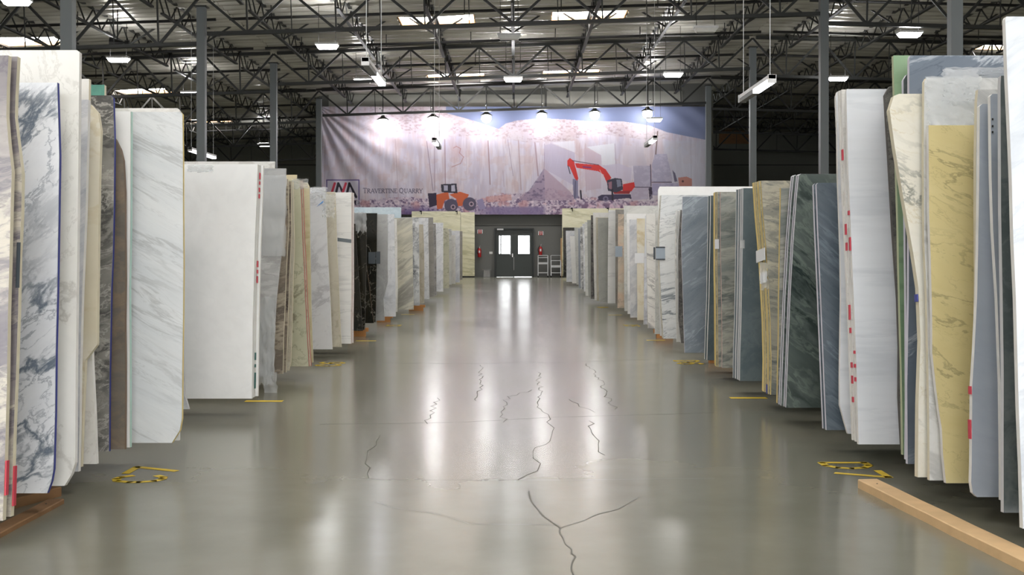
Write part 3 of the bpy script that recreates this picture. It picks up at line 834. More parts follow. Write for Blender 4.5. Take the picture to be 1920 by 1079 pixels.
# round lamps washing the banner
shade_me = MB().lathe([(.03, .40), (.06, .36), (.10, .28), (.27, .17), (.28, .15), (.25, .16), (.08, .26)], (0, 0, 0), 20).mesh('shade', M['steel_dark'], True)
gl = MB().lathe([(.001, -.19)] + [(.22 * math.cos(t), .02 + .20 * math.sin(t)) for t in [-1.3, -1.0, -.7, -.4, -.1, .2, .5, .8, 1.1, 1.35]], (0, 0, 0), 20)
globe_me = gl.mesh('globe', M['bulb_glow'], True)
for k, (px, py) in enumerate(((718, 229), (812, 225), (912, 221), (1016, 218), (1115, 215), (1214, 213))):
    p = at(px, py + 2, 53.4)
    e = empty('banner_lamp', p, 'round bright lamp in front of the banner, %s from the left of six' % ORD[k], 'lamp', 'round banner lamps')
    link('shade', shade_me, e); link('globe', globe_me, e)
    build('hanging_rod', MB().tube((0, 0, .33), (0, 0, deck(p.x) - p.z - .02), .02, 8), M['steel_dark'], e)
    build('arm', MB().beam((0, 0, .5), (0, -1.2, .5), .04), M['steel_dark'], e)

# ------------------------------------------------------------------ double door
W0, W1 = (935 - CX) * K, (957.5 - CX) * K
V0, V1 = (971 - CX) * K, (993.5 - CX) * K
ZW0, ZW1 = 1.055, 1.92
fr = MB()
fr.box((DX0 + .03, WALL_Y - .01, DZ / 2), (.06, .24, DZ)); fr.box((DX1 - .03, WALL_Y - .01, DZ / 2), (.06, .24, DZ)); fr.box(((DX0 + DX1) / 2, WALL_Y - .01, DZ - .03), (DX1 - DX0 - .12, .24, .06))
door = struct(build('door_1', fr, M['door_frame']))
XM = (963.5 - CX) * K
build('door_stop', MB().box((DX0 + .075, WALL_Y + .06, DZ / 2), (.05, .03, DZ)).box((DX1 - .075, WALL_Y + .06, DZ / 2), (.05, .03, DZ)).box(((DX0 + DX1) / 2, WALL_Y + .06, DZ - .075), (DX1 - DX0 - .12, .03, .05)).box((XM, WALL_Y + .06, DZ / 2), (.05, .03, DZ)), M['door_frame'], door)
def leaf(a, c, wa, wc, z0):
    b = MB(); y = WALL_Y + .02; z1 = DZ - .065
    b.box(((a + wa) / 2, y, (z0 + z1) / 2), (wa - a, .05, z1 - z0)); b.box(((wc + c) / 2, y, (z0 + z1) / 2), (c - wc, .05, z1 - z0))
    b.box(((wa + wc) / 2, y, (z0 + ZW0) / 2), (wc - wa, .05, ZW0 - z0)); b.box(((wa + wc) / 2, y, (z1 + ZW1) / 2), (wc - wa, .05, z1 - ZW1))
    o = build('door_leaf', b, M['door'], door)
    g = build('window_pane', MB().box(((wa + wc) / 2, y, (ZW0 + ZW1) / 2), (wc - wa, .008, ZW1 - ZW0)), M['glass'], o)
    f2 = MB()
    for xx in (wa, wc): f2.box((xx, y - .03, (ZW0 + ZW1) / 2), (.03, .02, ZW1 - ZW0 + .03))
    for zz in (ZW0, ZW1): f2.box(((wa + wc) / 2, y - .03, zz), (wc - wa, .02, .03))
    build('window_frame', f2, M['door_frame'], o)
    return o
l1 = leaf(DX0 + .065, XM - .004, W0, W1, .006); l2 = leaf(XM + .004, DX1 - .065, V0, V1, .022)
build('glazing_bar', MB().box(((939 - CX) * K, WALL_Y + .03, (ZW0 + ZW1) / 2), (.05, .03, ZW1 - ZW0)), M['door_frame'], l1)
h = MB().box((XM - .06, WALL_Y - .02, 1.0), (.05, .02, .16)); h.tube((XM - .06, WALL_Y - .03, 1.02), (XM - .06, WALL_Y - .08, 1.02), .012); h.tube((XM - .06, WALL_Y - .08, 1.02), (XM - .19, WALL_Y - .08, 1.02), .012)
build('door_handle', h, M['chrome'], l1)
build('door_label', MB().box(((938 - CX) * K, WALL_Y - .13, 2.19), (.29, .006, .07)), M['paper'], door)
build('astragal', MB().box((XM, WALL_Y - .01, .62), (.012, .012, .6)), M['alu'], l1)
# fire extinguishers, signs, switch, bin
def wl(px, py, off=0.0): return at(px, py, WALL_Y - off)
for k, (px, py, lab) in enumerate(((899, 472, 'red fire extinguisher on the wall between onyx panel and door'), (1013.5, 469, 'red fire extinguisher on the wall above the step trolley'))):
    p = wl(px, py, .12)
    e = empty('fire_extinguisher', (p.x, p.y, p.z - .26), lab, 'extinguisher', 'fire extinguishers')
    build('cylinder', MB().lathe([(.001, 0), (.075, .005), (.08, .03), (.08, .32), (.07, .37), (.04, .41), (.03, .42), (.001, .42)], (0, 0, 0), 16), M['red'], e, smooth=True)
    build('valve', MB().tube((0, 0, .41), (0, 0, .47), .03, 10), M['chrome'], e)
    build('handle', MB().beam((0, .02, .48), (.03, -.10, .52), .02).beam((0, .02, .46), (.03, -.11, .47), .02), M['alu'], e)
    hs = MB(); prev = Vector((-.03, 0, .45))
    for t in range(1, 9):
        a = t / 8; q = Vector((-.03 - .09 * math.sin(a * 2.6), -.02, .45 - .30 * a)); hs.tube(prev, q, .014, 6); prev = q
    build('hose', hs, M['black'], e)
    build('instruction_label', MB().box((0, -.079, .25), (.07, .008, .11)), M['paper'], e)
    build('wall_bracket', MB().box((0, .095, .25), (.06, .05, .2)), M['black'], e)
for k, (px, py, lab) in enumerate(((900, 434.5, 'red and white extinguisher sign between the onyx panel and the door'), (1014, 437.5, 'red and white extinguisher sign above the step trolleys'))):
    p = wl(px, py, .01)
    e = empty('extinguisher_sign', (p.x, p.y, p.z - .09), lab, 'sign', 'extinguisher signs')
    build('plate', MB().box((0, 0, .09), (.24, .008, .18)), M['paper'], e)
    build('red_field', MB().box((0, -.006, .085), (.15, .004, .17)), M['sign_red'], e)
    a = MB().box((-.03, -.009, .11), (.015, .003, .08)).box((0, -.009, .11), (.015, .003, .08)).box((.03, -.009, .11), (.015, .003, .08))
    build('pictogram', a, M['paper'], e)
    build('arrow', MB().quad([(-.03, -.010, .05), (0, -.010, .01), (.03, -.010, .05)]), M['paper'], e)
p = wl(920.5, 474.5, .01)
e = empty('switch_plate', p, 'pale double light switch on the wall beside the dark door', 'switch')
build('plate', MB().box((0, 0, 0), (.15, .012, .11)), M['white_plastic'], e)
for s in (-1, 1): build('rocker', MB().box((s * .035, -.01, 0), (.03, .012, .06)), M['paper'], e)
p = ground(912.5, 520.5)
e = empty('waste_bin', (p.x, WALL_Y - .3, 0), 'grey slatted waste bin on the floor beside the door', 'bin')
b = MB()
for i in range(9):
    x = -.17 + .34 * i / 8
    for y in (-.14, .14): b.beam((x * .85, y * .85, .02), (x, y, .34), .014)
for i in range(1, 8):
    y = -.14 + .28 * i / 8
    for x in (-.17, .17): b.beam((x * .85, y * .85, .02), (x, y, .34), .014)
build('slats', b, M['bin'], e)
build('rim', MB().box((0, -.14, .35), (.38, .03, .03)).box((0, .14, .35), (.38, .03, .03)).box((-.18, 0, .35), (.03, .25, .03)).box((.18, 0, .35), (.03, .25, .03)), M['bin'], e)
build('liner', MB().box((0, 0, .17), (.28, .22, .30)), M['lamp_house'], e)
build('bottom', MB().box((0, 0, .01), (.3, .25, .02)), M['bin'], e)

# two wheeled step trolleys
def trolley(px0, px1, shelves, label, slant):
    x0, x1 = (px0 - CX) * K, (px1 - CX) * K
    e = empty('step_trolley', ((x0 + x1) / 2, WALL_Y - .55, 0), label, 'trolley', 'step trolleys')
    hw = (x1 - x0) / 2
    for s in (-1, 1):
        build('post', MB().beam((s * hw, .22, .08), (s * hw, .22, 1.0), .03), M['alu'], e)
        build('post', MB().beam((s * hw, -.24, .08), (s * hw, -.24 + slant, shelves[-2][0] if slant else 1.0), .03), M['alu'], e)
        for y in (-.22, .22):
            c = build('caster', MB().tube((s * hw - .015, y, .045), (s * hw + .015, y, .045), .045, 12), M['black'], e)
    for z, t, yy in shelves:
        build('step', MB().box((0, yy, z), (hw * 2 - .03, .30, t)), M['alu'], e)
trolley(1008.5, 1026.5, [(.21, .04, 0), (.64, .09, .02), (.90, .03, .05), (1.0, .03, .06)], 'pale metal step trolley on casters nearer the door', 0)
trolley(1032.5, 1050.5, [(.21, .03, -.1), (.50, .10, -.04), (.76, .03, .04), (1.0, .02, .08)], 'pale metal step trolley on casters beside the upright board', .2)
p = ground(1052.5, 520)
tag(build('upright_board', MB().box((0, 0, .9), (.09, .03, 1.78)).box((0, .03, .9), (.05, .03, 1.6)), M['timber'], None, ((1052.8 - CX) * 54.2 / F, 54.15, .0)), 'narrow raw timber board standing upright against the pale panel', 'board')

# pale onyx panels hung on the wall
onyx = stone('striped_onyx', rgb(232, 228, 198), rgb(218, 214, 176), rgb(176, 172, 128), 1.1, (.35, 2.4), -8, .05, .7, .5, .2, vein2=rgb(206, 200, 150))
def panel(px0, px1, py0, label, hooks):
    x0, x1 = (px0 - CX) * 54.05 / F, (px1 - CX) * 54.05 / F; z1 = CH - (py0 - HY) * 54.05 / F
    e = empty('onyx_panel', ((x0 + x1) / 2, 54.05, .06), label, 'stone panel', 'onyx wall panels')
    build('slab', MB().box((0, 0, (z1 - .06) / 2), (x1 - x0, .04, z1 - .06)), onyx, e)
    build('shadow_strip', MB().box((0, .0, -.03), (x1 - x0, .12, .06)), M['black'], e)  # black strip standing in for the shadow line under the panel
    for hx in hooks:
        X_ = (hx - CX) * 54.05 / F - (x0 + x1) / 2
        build('hook', MB().box((X_, -.03, z1 - .06), (.10, .03, .06)).box((X_ + .03, -.03, z1 - .13), (.03, .03, .14)), M['black'], e)
panel(772, 863.6, 396.5, 'cream striped onyx panel, the wide one beside the door wall', (789, 856))
panel(864.2, 890, 398.5, 'cream striped onyx panel, the narrow strip right next to the door wall', ())
panel(1054, 1181, 391, 'plain cream onyx panel behind the far end of the right slabs', (1072, 1139.5))
# ------------------------------------------------------------------ stone kinds
R_ = rgb
ST = {}
def st(k, *a, **kw): ST[k] = stone('stone_' + k, *a, **kw)
st('mauve', R_(146, 139, 136), R_(98, 92, 102), R_(204, 196, 178), 1.4, (.5, 1.6), 10, .05, .8, 1.1, vein2=R_(84, 80, 92), breakup=.4)
st('arabesque', R_(234, 236, 238), R_(228, 231, 235), R_(104, 116, 130), 1.9, (.75, 1.7), 42, .04, .95, .45, breakup=.44)
st('calacatta', R_(228, 227, 223), R_(219, 217, 210), R_(176, 172, 164), .8, (1, 1), 60, .012, .6, .8, breakup=.45)
st('grey_white', R_(216, 216, 218), R_(200, 203, 208), R_(164, 168, 178), 2.4, (.7, 1.6), 35, .08, .6, .5)
st('cream_white', R_(226, 221, 206), R_(216, 206, 180), R_(192, 172, 122), 1.0, (1, .7), 70, .05, .6, .6)
st('warm_white', R_(228, 226, 221), R_(216, 214, 208), R_(178, 172, 164), 1.6, (1, 1), 30, .03, .5, .6)
st('emerald', R_(52, 128, 106), R_(86, 150, 130), R_(30, 84, 70), 2.0, (1, 1), 20, .08, .6, .6)
st('grey_wave', R_(158, 155, 148), R_(118, 117, 113), R_(84, 84, 82), 1.7, (.7, 1.5), 15, .06, .9, 1.3, vein2=R_(204, 200, 192), breakup=.35)
st('brown', R_(122, 115, 105), R_(102, 97, 90), R_(140, 122, 102), 2.2, (.8, 1.4), 10, .09, .6, .7, fine=.1)
st('pure_white', R_(240, 240, 238), R_(234, 234, 232), R_(222, 222, 220), .8, (1, 1), 30, .05, .25, .5)
st('grey_streak', R_(218, 220, 220), R_(204, 208, 210), R_(168, 170, 170), 2.4, (.3, 2.2), -28, .03, .6, .4, breakup=.45)
st('rain_grey', R_(192, 192, 190), R_(166, 166, 165), R_(134, 133, 131), 2.6, (.6, 1.8), 3, .08, .6, .5, fine=.06)
st('umber', R_(150, 138, 122), R_(88, 80, 74), R_(196, 184, 162), 1.8, (.6, 1.6), 15, .05, .7, 1.0)
st('cream', R_(222, 212, 182), R_(210, 198, 160), R_(186, 168, 122), 1.2, (.6, 1.5), 5, .05, .5, .6)
st('sage', R_(198, 195, 170), R_(182, 182, 156), R_(112, 106, 88), 1.3, (.8, 1.2), 20, .03, .7, .8, fine=.05)
st('lilac_white', R_(216, 218, 222), R_(208, 209, 214), R_(168, 168, 176), .9, (.8, 1.3), 35, .025, .7, .7)
st('beige', R_(206, 200, 182), R_(192, 184, 164), R_(160, 150, 126), 1.3, (1, 1), 40, .04, .6, .7)
st('lined_white', R_(236, 235, 232), R_(228, 227, 224), R_(150, 152, 154), .7, (.35, 2.2), 3, .03, .6, .3, breakup=.5)
st('black_vein', R_(26, 27, 25), R_(40, 38, 30), R_(150, 146, 134), 1.2, (1, 1), 50, .006, .7, .9, rough=.12, vein2=R_(96, 84, 50))
st('stone_grey', R_(168, 168, 166), R_(150, 150, 148), R_(122, 122, 122), 1.2, (1, 1), 40, .04, .5, .7)
st('smoke_white', R_(226, 227, 228), R_(204, 206, 210), R_(146, 150, 156), 1.6, (1, 1.2), 50, .05, .7, .8)
st('ice_blue', R_(186, 204, 214), R_(206, 220, 226), R_(150, 170, 184), 1.2, (1, 1), 30, .05, .5, .6)
st('olive_band', R_(206, 202, 184), R_(196, 192, 172), R_(128, 126, 120), 1.3, (.4, 2.0), 34, .10, .8, .5, breakup=.45)
st('black_patch', R_(226, 226, 224), R_(214, 214, 212), R_(56, 60, 68), 2.2, (1, 1), 40, .10, .95, .9, breakup=.5)
st('pearl', R_(216, 216, 210), R_(202, 202, 196), R_(158, 160, 158), 1.6, (.8, 1.3), 30, .05, .6, .7)
st('taupe', R_(150, 146, 138), R_(134, 130, 124), R_(110, 106, 100), 1.5, (1, 1), 10, .05, .5, .6)
st('ash', R_(166, 166, 158), R_(152, 153, 146), R_(130, 131, 126), 1.3, (.8, 1.2), 20, .05, .5, .7, fine=.06)
st('peach', R_(220, 184, 156), R_(206, 198, 180), R_(96, 90, 84), 1.6, (1, 1), 60, .06, .8, .9, breakup=.5)
st('wedding', R_(232, 230, 226), R_(222, 220, 214), R_(84, 82, 90), 1.3, (.5, 1.6), -25, .035, .9, .8, breakup=.5)
st('zebra', R_(228, 229, 228), R_(214, 217, 218), R_(110, 118, 126), 1.9, (.35, 2.2), 14, .03, .85, .5, breakup=.45)
st('denim', R_(142, 150, 158), R_(124, 133, 142), R_(176, 186, 196), 2.8, (.4, 2.0), 36, .03, .6, .4, vein2=R_(98, 108, 122))
st('storm', R_(142, 145, 138), R_(108, 114, 112), R_(190, 186, 172), 1.8, (.4, 2.0), 8, .08, .7, .7, vein2=R_(70, 78, 78), breakup=.4)
st('slate_green', R_(98, 110, 114), R_(86, 98, 102), R_(120, 130, 132), 1.4, (1, 1), 30, .05, .4, .7)
st('cloudburst', R_(160, 156, 142), R_(110, 118, 120), R_(200, 192, 170), 1.7, (.5, 1.6), -14, .06, .7, .9, vein2=R_(62, 74, 84), breakup=.4)
st('forest', R_(78, 88, 85), R_(104, 113, 108), R_(40, 52, 50), 1.7, (.5, 1.6), -40, .07, .9, .6, vein2=R_(134, 146, 136), breakup=.4)
st('navy', R_(98, 107, 115), R_(82, 92, 100), R_(120, 132, 142), 3.4, (.3, 2.4), -42, .035, .6, .3, vein2=R_(46, 56, 68))
st('snow', R_(222, 224, 228), R_(214, 217, 221), R_(190, 194, 200), .8, (.25, 2.4), 0, .05, .55, .25)
st('rough_dark', R_(84, 82, 80), R_(60, 58, 58), R_(136, 132, 126), 4.0, (1, 1), 30, .08, .7, .8, rough=.7, fine=.2)
st('mint', R_(148, 172, 140), R_(126, 154, 120), R_(92, 116, 90), 1.2, (1, .6), 70, .06, .6, .6)
st('ocean', R_(104, 114, 126), R_(84, 94, 106), R_(190, 196, 202), 1.2, (.4, 1.8), 28, .022, .8, .7, vein2=R_(60, 70, 82), breakup=.5)
st('panda', R_(222, 219, 208), R_(216, 211, 194), R_(62, 76, 74), 1.5, (.7, 1.3), -30, .022, .95, .8, breakup=.53, vein2=R_(186, 168, 120))
st('frost', R_(214, 214, 210), R_(196, 197, 196), R_(150, 150, 148), 1.3, (.6, 1.5), -30, .06, .6, .8)
st('honey', R_(208, 194, 144), R_(196, 181, 128), R_(134, 126, 92), 1.5, (.6, 1.7), -22, .014, .6, .9, breakup=.45, fine=.03)
st('steel_blue', R_(158, 164, 172), R_(149, 156, 164), R_(138, 146, 158), 1.0, (.5, 1.5), -20, .04, .4, .6)
st('deep_green', R_(86, 94, 94), R_(68, 76, 76), R_(116, 122, 120), 1.4, (1, 1), 40, .06, .5, .8)
st('carrara', R_(212, 216, 220), R_(200, 205, 210), R_(164, 172, 182), 1.2, (.6, 1.7), 38, .06, .6, .6)
st('granite_mottle', R_(186, 182, 174), R_(140, 138, 136), R_(96, 96, 100), 4.5, (1, 1), 30, .1, .6, .8, fine=.15)

ED = {k: plain('edge_' + k, R_(*c), .75, 0, .14, 14, .2) for k, c in dict(
    white=(228, 226, 222), cream=(216, 208, 184), yellow=(222, 198, 128), blue=(56, 64, 140), mint=(190, 222, 212), pink=(206, 118, 112),
    grey=(196, 196, 198), dark=(80, 76, 72), olive=(178, 184, 150), navy=(70, 90, 130), rose=(206, 176, 170), lilac=(206, 204, 214), brown=(120, 100, 84), honey=(238, 214, 140)).items()}

ZB = 0.12
PAINTED = ('blue', 'mint', 'yellow', 'pink', 'honey')
class Slab: pass
ALL = []
def slab(side, pts, stone_k, edge_k, label, Y=None, lean=4.0, th=.03, L=2.6, n=1, step=.035, rest=None, name='stone_slab', jit=.0025, hole=None):
    """a slab on its long edge, square to the aisle, leaning back; pts trace its aisle-side edge from top to foot"""
    yb = max(p[1] for p in pts)
    if Y is None: Y = F * (CH - ZB) / (yb - HY)
    else:
        y2 = HY + F * (CH - ZB) / Y
        pts = [(x, (y if y < yb - 1 else y2)) for x, y in pts]
        pts = [(x, min(y, y2)) for x, y in pts]
    s = math.tan(math.radians(lean)); cs = math.cos(math.radians(lean))
    q = []
    for x, y in pts:
        Yp = (Y + s * (CH - ZB)) / (1 + s * (y - HY) / F)
        q.append(((x - CX) * Yp / F, (CH - (y - HY) * Yp / F - ZB) / cs))
    X0 = q[-1][0]; sg = -1 if side == 'L' else 1
    e = [(x - X0, max(0.0, v)) for x, v in q]
    prof = [e[0]]
    r = random.Random(int(abs(X0) * 1e4) + int(Y * 1e3))
    for a, c in zip(e, e[1:]):
        k = max(1, int(abs(a[1] - c[1]) / .22))
        for i in range(1, k + 1):
            t = i / k; j_ = r.uniform(-jit, jit) if i < k else 0
            prof.append((a[0] + (c[0] - a[0]) * t + j_, a[1] + (c[1] - a[1]) * t))
    poly = prof + [(sg * L, 0.0), (sg * L, e[0][1])]
    me = MB().prism(poly, 0, th).mesh(name, [ST[stone_k], ED['white' if edge_k in PAINTED else edge_k]])
    if edge_k in PAINTED:
        eb = MB()
        for (ax, av), (cx_, cv) in zip(prof, prof[1:]):
            o_ = -sg * .002
            eb.quad([(ax + o_, -.0005, av), (cx_ + o_, -.0005, cv), (cx_ + o_, th + .0005, cv), (ax + o_, th + .0005, av)])
        strip_me = eb.mesh('painted_edge', ED[edge_k])
    S_ = Slab(); S_.Y, S_.s, S_.cs, S_.X0, S_.th, S_.e, S_.sg = Y, s, cs, X0, th, e, sg
    for i in range(n):
        dx = rnd.uniform(-.012, .006) * sg * -1 if i else 0
        o = link(name, me, None, (X0 - dx, Y + i * step / cs, ZB), (-math.radians(lean), 0, 0))
        grp = ('slabs in the bundle of ' + label) if n > 1 else None
        tag(o, label if i == 0 else rest, 'stone slab', None if i == 0 else 'bundle: ' + label[:60])
        if i == 0: S_.o = o
        if edge_k in PAINTED: link('painted_edge', strip_me, o)
    S_.n = n; S_.back = Y + (n - 1) * step
    ALL.append((side, Y, S_.back + th, X0))
    return S_
def local(S_, x, y):
    Yp = (S_.Y + S_.s * (CH - ZB)) / (1 + S_.s * (y - HY) / F)
    return ((x - CX) * Yp / F - S_.X0, (CH - (y - HY) * Yp / F - ZB) / S_.cs)
def sticker(S_, x0, y0, x1, y1, m, name='paper_label', skew=0.0, off=.003, parent=None):
    a = local(S_, x0, y0); c = local(S_, x1, y1)
    pl = [(a[0], c[1] + skew), (c[0], c[1]), (c[0], a[1] - skew), (a[0], a[1])]
    return build(name, MB().prism(pl, -off - .002, -off, 0, 0), m, parent or S_.o)
def edge_mark(S_, y0, y1, m, name='paint_mark', dy=0.0):
    v0 = local(S_, CX, y0)[1]; v1 = local(S_, CX, y1)[1]
    vm = (v0 + v1) / 2
    xs = [p[0] for p in reversed(S_.e)]; vs = [p[1] for p in reversed(S_.e)]
    x = float(np.interp(vm, vs, xs)) - S_.sg * .004
    return build(name, MB().box((x, S_.th / 2 + dy, vm), (.006, S_.th * .8, abs(v0 - v1))), m, S_.o)
def film(S_, x0, y0, x1, y1, amp=.03, seed=1, ragged=.0, name='plastic_wrap', nx=14, ny=20):
    """crumpled clear sheet hanging over the face"""
    r = random.Random(seed); a = local(S_, x0, y0); c = local(S_, x1, y1); b = MB()
    g = [[r.uniform(0, 1) for _ in range(nx + 1)] for _ in range(ny + 1)]
    for j in range(ny + 1):
        for i in range(nx + 1):
            u, v = i / nx, j / ny
            z = a[1] + (c[1] - a[1]) * v
            if j == ny: z -= ragged * g[0][i]
            if j == 0: z += ragged * .3 * g[1][i]
            b.v.append((a[0] + (c[0] - a[0]) * u + r.uniform(-.008, .008), -.006 - amp * g[j][i] * (0.4 + .6 * v), z))
    for j in range(ny):
        for i in range(nx):
            k = j * (nx + 1) + i
            b.f.append((k, k + nx + 1, k + nx + 2, k + 1)); b.m.append(0)
    return build(name, b, M['film'], S_.o, smooth=True)

# ------------------------------------------------------------------ slabs on the C side (left of the aisle), near to far
a = slab('L', [(16, 104), (13, 160), (12, 219), (16, 268), (22, 322), (20, 390), (18, 480), (15, 586), (13, 725), (9, 864), (5, 974)], 'mauve', 'cream', 'nearest mauve grey slab with wavy cream edge at the frame edge', Y=4.56, jit=.004)
edge_mark(a, 865, 930, M['red_mark'])
a2 = slab('L', [(33, 106), (29, 180), (28, 220), (34, 270), (41, 325), (40, 400), (36, 480), (34, 580), (30, 700), (26, 800), (23, 900), (20, 968)], 'mauve', 'cream', 'second mauve grey slab with cream edge, just behind the nearest one', Y=4.63, jit=.004)
edge_mark(a2, 875, 950, M['red_mark'])
sticker(a2, 32.5, 455, 37, 540, M['card_dark'], 'dark_tape')
slab('L', [(107, 155), (111, 292), (109, 431), (107, 545), (103, 772), (100, 880), (96, 903), (88, 924)], 'arabesque', 'blue', 'white slab with grey diagonal veins and blue painted edge', Y=5.08, th=.02)
slab('L', [(144, 94), (149, 98), (148, 200), (147, 290), (146, 384), (144, 545), (142, 700), (141, 868), (134, 890), (121, 911)], 'calacatta', 'white', 'tallest white slab with faint veins behind the blue-edged slab', Y=5.24)
slab('L', [(166, 187), (163, 300), (160, 410), (154, 550), (150, 700), (147, 883)], 'grey_white', 'white', 'slim pale grey slab just behind the tallest white slab', Y=5.58)
slab('L', [(170, 196), (184, 212), (189, 245), (186, 340), (184, 480), (183, 560), (182, 647), (160, 676), (156, 760), (152, 876)], 'cream_white', 'cream', 'cream white slab with broken lower corner and ragged edge', Y=5.70, jit=.005)
slab('L', [(165, 215), (168, 500), (173, 676), (178, 780), (181, 866)], 'warm_white', 'white', 'warm white slab showing below the broken cream slab', Y=5.78, jit=.005)
slab('L', [(167, 148), (165, 300), (163, 870)], 'warm_white', 'cream', 'pale slab whose top corner peeks out beside the tallest white slab', Y=5.92)
slab('L', [(207, 179), (212, 184), (214, 259), (213, 380), (211, 477), (208, 540), (205, 700), (204, 846)], 'grey_wave', 'blue', 'grey slab with swirling dark waves and blue painted edge', Y=6.15, th=.022)
slab('L', [(200, 240), (217, 262), (226, 280), (231, 301), (234, 361), (235, 523), (234, 600), (234, 851)], 'brown', 'brown', 'brown slab with rounded top shoulder behind the grey wavy slab', Y=6.21, jit=.004)
slab('L', [(245, 209), (244, 431), (242, 540), (243, 700), (243, 841)], 'pure_white', 'mint', 'white slab with mint green painted edge', Y=6.27)
slab('L', [(196, 159), (196, 400), (196, 850)], 'emerald', 'cream', 'emerald green slab with cream rim peeking above the grey wavy slab', Y=6.335)
slab('L', [(338, 210), (342, 214), (343, 400), (343, 600), (341, 785), (337, 808), (322, 831)], 'grey_streak', 'honey', 'large pale grey streaked slab with thin yellow edge and clipped corner', Y=6.42, th=.02)
slab('L', [(333, 203), (337, 208), (337, 500), (335, 820)], 'warm_white', 'white', 'white slab whose top shows just above the pale grey streaked slab', Y=6.5)
slab('L', [(338, 330), (341, 600), (346, 740), (354, 766)], 'grey_white', 'grey', 'pale slab mostly hidden, only its foot showing beside the big white slab', Y=7.8)
w1 = slab('L', [(483, 308), (478, 450), (474, 600), (472, 748)], 'pure_white', 'white', 'big plain white slab at the front of the white bundle with red writing', n=5, rest='white slab behind the big plain white slab in the same bundle')
for y0, y1 in ((322, 334), (338, 344), (350, 358), (362, 370)):
    edge_mark(w1, y0, y1, M['red_mark'], dy=.06)
for y0, y1 in ((488, 500), (505, 512), (517, 530)):
    edge_mark(w1, y0, y1, M['red_mark'], dy=.08)
for y0, y1 in ((662, 676), (684, 690), (700, 730)):
    edge_mark(w1, y0, y1, M['green_mark'], dy=.07)
film(w1, 352, 311, 400, 322, .012, 4, .01)
slab('L', [(515, 303), (512, 420), (506, 690)], 'warm_white', 'white', 'white slab with slanting top rising behind the big white slab', Y=10.02)
g = slab('L', [(536, 316), (533, 400), (528, 467), (518, 560), (513, 640), (512, 700)], 'rain_grey', 'grey', 'grey mottled slab wrapped in clear plastic beside the white bundle', Y=9.75)
film(g, 486, 560, 515, 716, .05, 2, .05, nx=10)
film(g, 496, 700, 520, 738, .03, 3, .04, nx=7, ny=6)
film(g, 487, 330, 536, 480, .012, 8, .01)
slab('L', [(540, 336), (541, 420), (536, 520), (532, 620), (530, 702)], 'umber', 'cream', 'dark umber slab behind the plastic wrapped grey slab', Y=10.06)
slab('L', [(546, 340), (546, 440), (541, 560), (536, 700)], 'umber', 'cream', 'umber slab with pale edge, middle of the three', Y=10.18)
slab('L', [(550, 341), (552, 460), (548, 580), (545, 680), (541, 699)], 'beige', 'cream', 'beige slab with rounded foot beside the umber slabs', Y=10.33)
slab('L', [(557, 328), (556, 400), (552, 690)], 'cream', 'dark', 'cream slab standing taller behind the umber slabs', Y=11.35)
p1 = slab('L', [(563, 338), (567, 450), (572, 560), (576, 640), (579, 687)], 'sage', 'pink', 'sage beige slab with pink painted edge', Y=10.72, n=4, step=.036, rest='pink-edged slab in the bundle behind the sage beige slab')
film(p1, 548, 336, 578, 352, .01, 5, .02)
slab('L', [(576, 343), (580, 350), (581, 450), (583, 560), (587, 670)], 'cream', 'cream', 'cream slab with pale edge behind the pink-edged bundle', Y=11.1)
w2 = slab('L', [(609, 352), (614, 470), (619, 560), (623, 655)], 'lilac_white', 'white', 'bluish white slab with a blue tape strip under plastic', Y=12.6)
film(w2, 584, 352, 614, 368, .025, 6, .04)
film(w2, 606, 366, 628, 406, .03, 7, .04)
t = local(w2, 594, 388); u = local(w2, 606, 380)
build('blue_tape', MB().prism([(t[0], t[1]), (u[0], u[1]), (u[0] + .005, u[1] + .02), (t[0] + .03, t[1] + .028)], -.012, -.008, 0, 0), M['blue_tape'], w2.o)
slab('L', [(628, 360), (631, 450), (636, 560), (640, 648)], 'beige', 'cream', 'beige slab beside the bluish white slab with blue tape', Y=12.9)
w3 = slab('L', [(659, 361), (659, 500), (658, 645)], 'lined_white', 'rose', 'white slab with a dark grey band across, front of a rosy-edged bundle', Y=13.37, n=4, rest='rosy-edged slab behind the white slab with the dark band')
sticker(w3, 633, 446, 658.6, 456, plain('grey_vein_band', R_(112, 120, 126), .25), 'dark_vein', .02, .0005)
bk = slab('L', [(666, 420), (669, 470), (674, 540), (680, 618)], 'black_vein', 'dark', 'black slab with slanting edge, nearest of the black ones', Y=15.55)
b2 = slab('L', [(679, 405), (687, 425), (687, 493), (685, 560), (684, 620)], 'black_vein', 'dark', 'black veined slab with plastic over its top corner', Y=15.75)
film(b2, 664, 400, 688, 432, .06, 9, .06, nx=8, ny=8)
slab('L', [(680, 470), (687, 497), (693, 540), (697, 580), (701, 604)], 'black_vein', 'brown', 'short black slab with broken slanting edge', Y=17.25)
b4 = slab('L', [(707, 400), (706, 500), (704, 602)], 'black_vein', 'dark', 'tall black slab with golden flecks behind the other black slabs', Y=17.5)
sticker(b4, 691, 473, 704, 495, M['card_dark'], 'tag_card'); sticker(b4, 705, 472, 713, 495, M['card_dark'], 'tag_card')
c1 = slab('L', [(726, 402), (727, 460), (727, 529), (719, 561), (721, 602)], 'stone_grey', 'grey', 'mid grey slab with a bite out of its edge after the black slabs', Y=17.85, jit=.004)
slab('L', [(739, 402), (741, 500), (742, 592)], 'smoke_white', 'white', 'smoky white slab behind the bitten grey slab', Y=19.0)
slab('L', [(744, 411), (746, 540), (745, 580)], 'warm_white', 'cream', 'slim warm white slab before the olive banded slab', Y=20.5)
slab('L', [(752, 389), (752, 460), (750, 580)], 'ice_blue', 'white', 'pale ice blue slab standing taller at the back', Y=22.0)
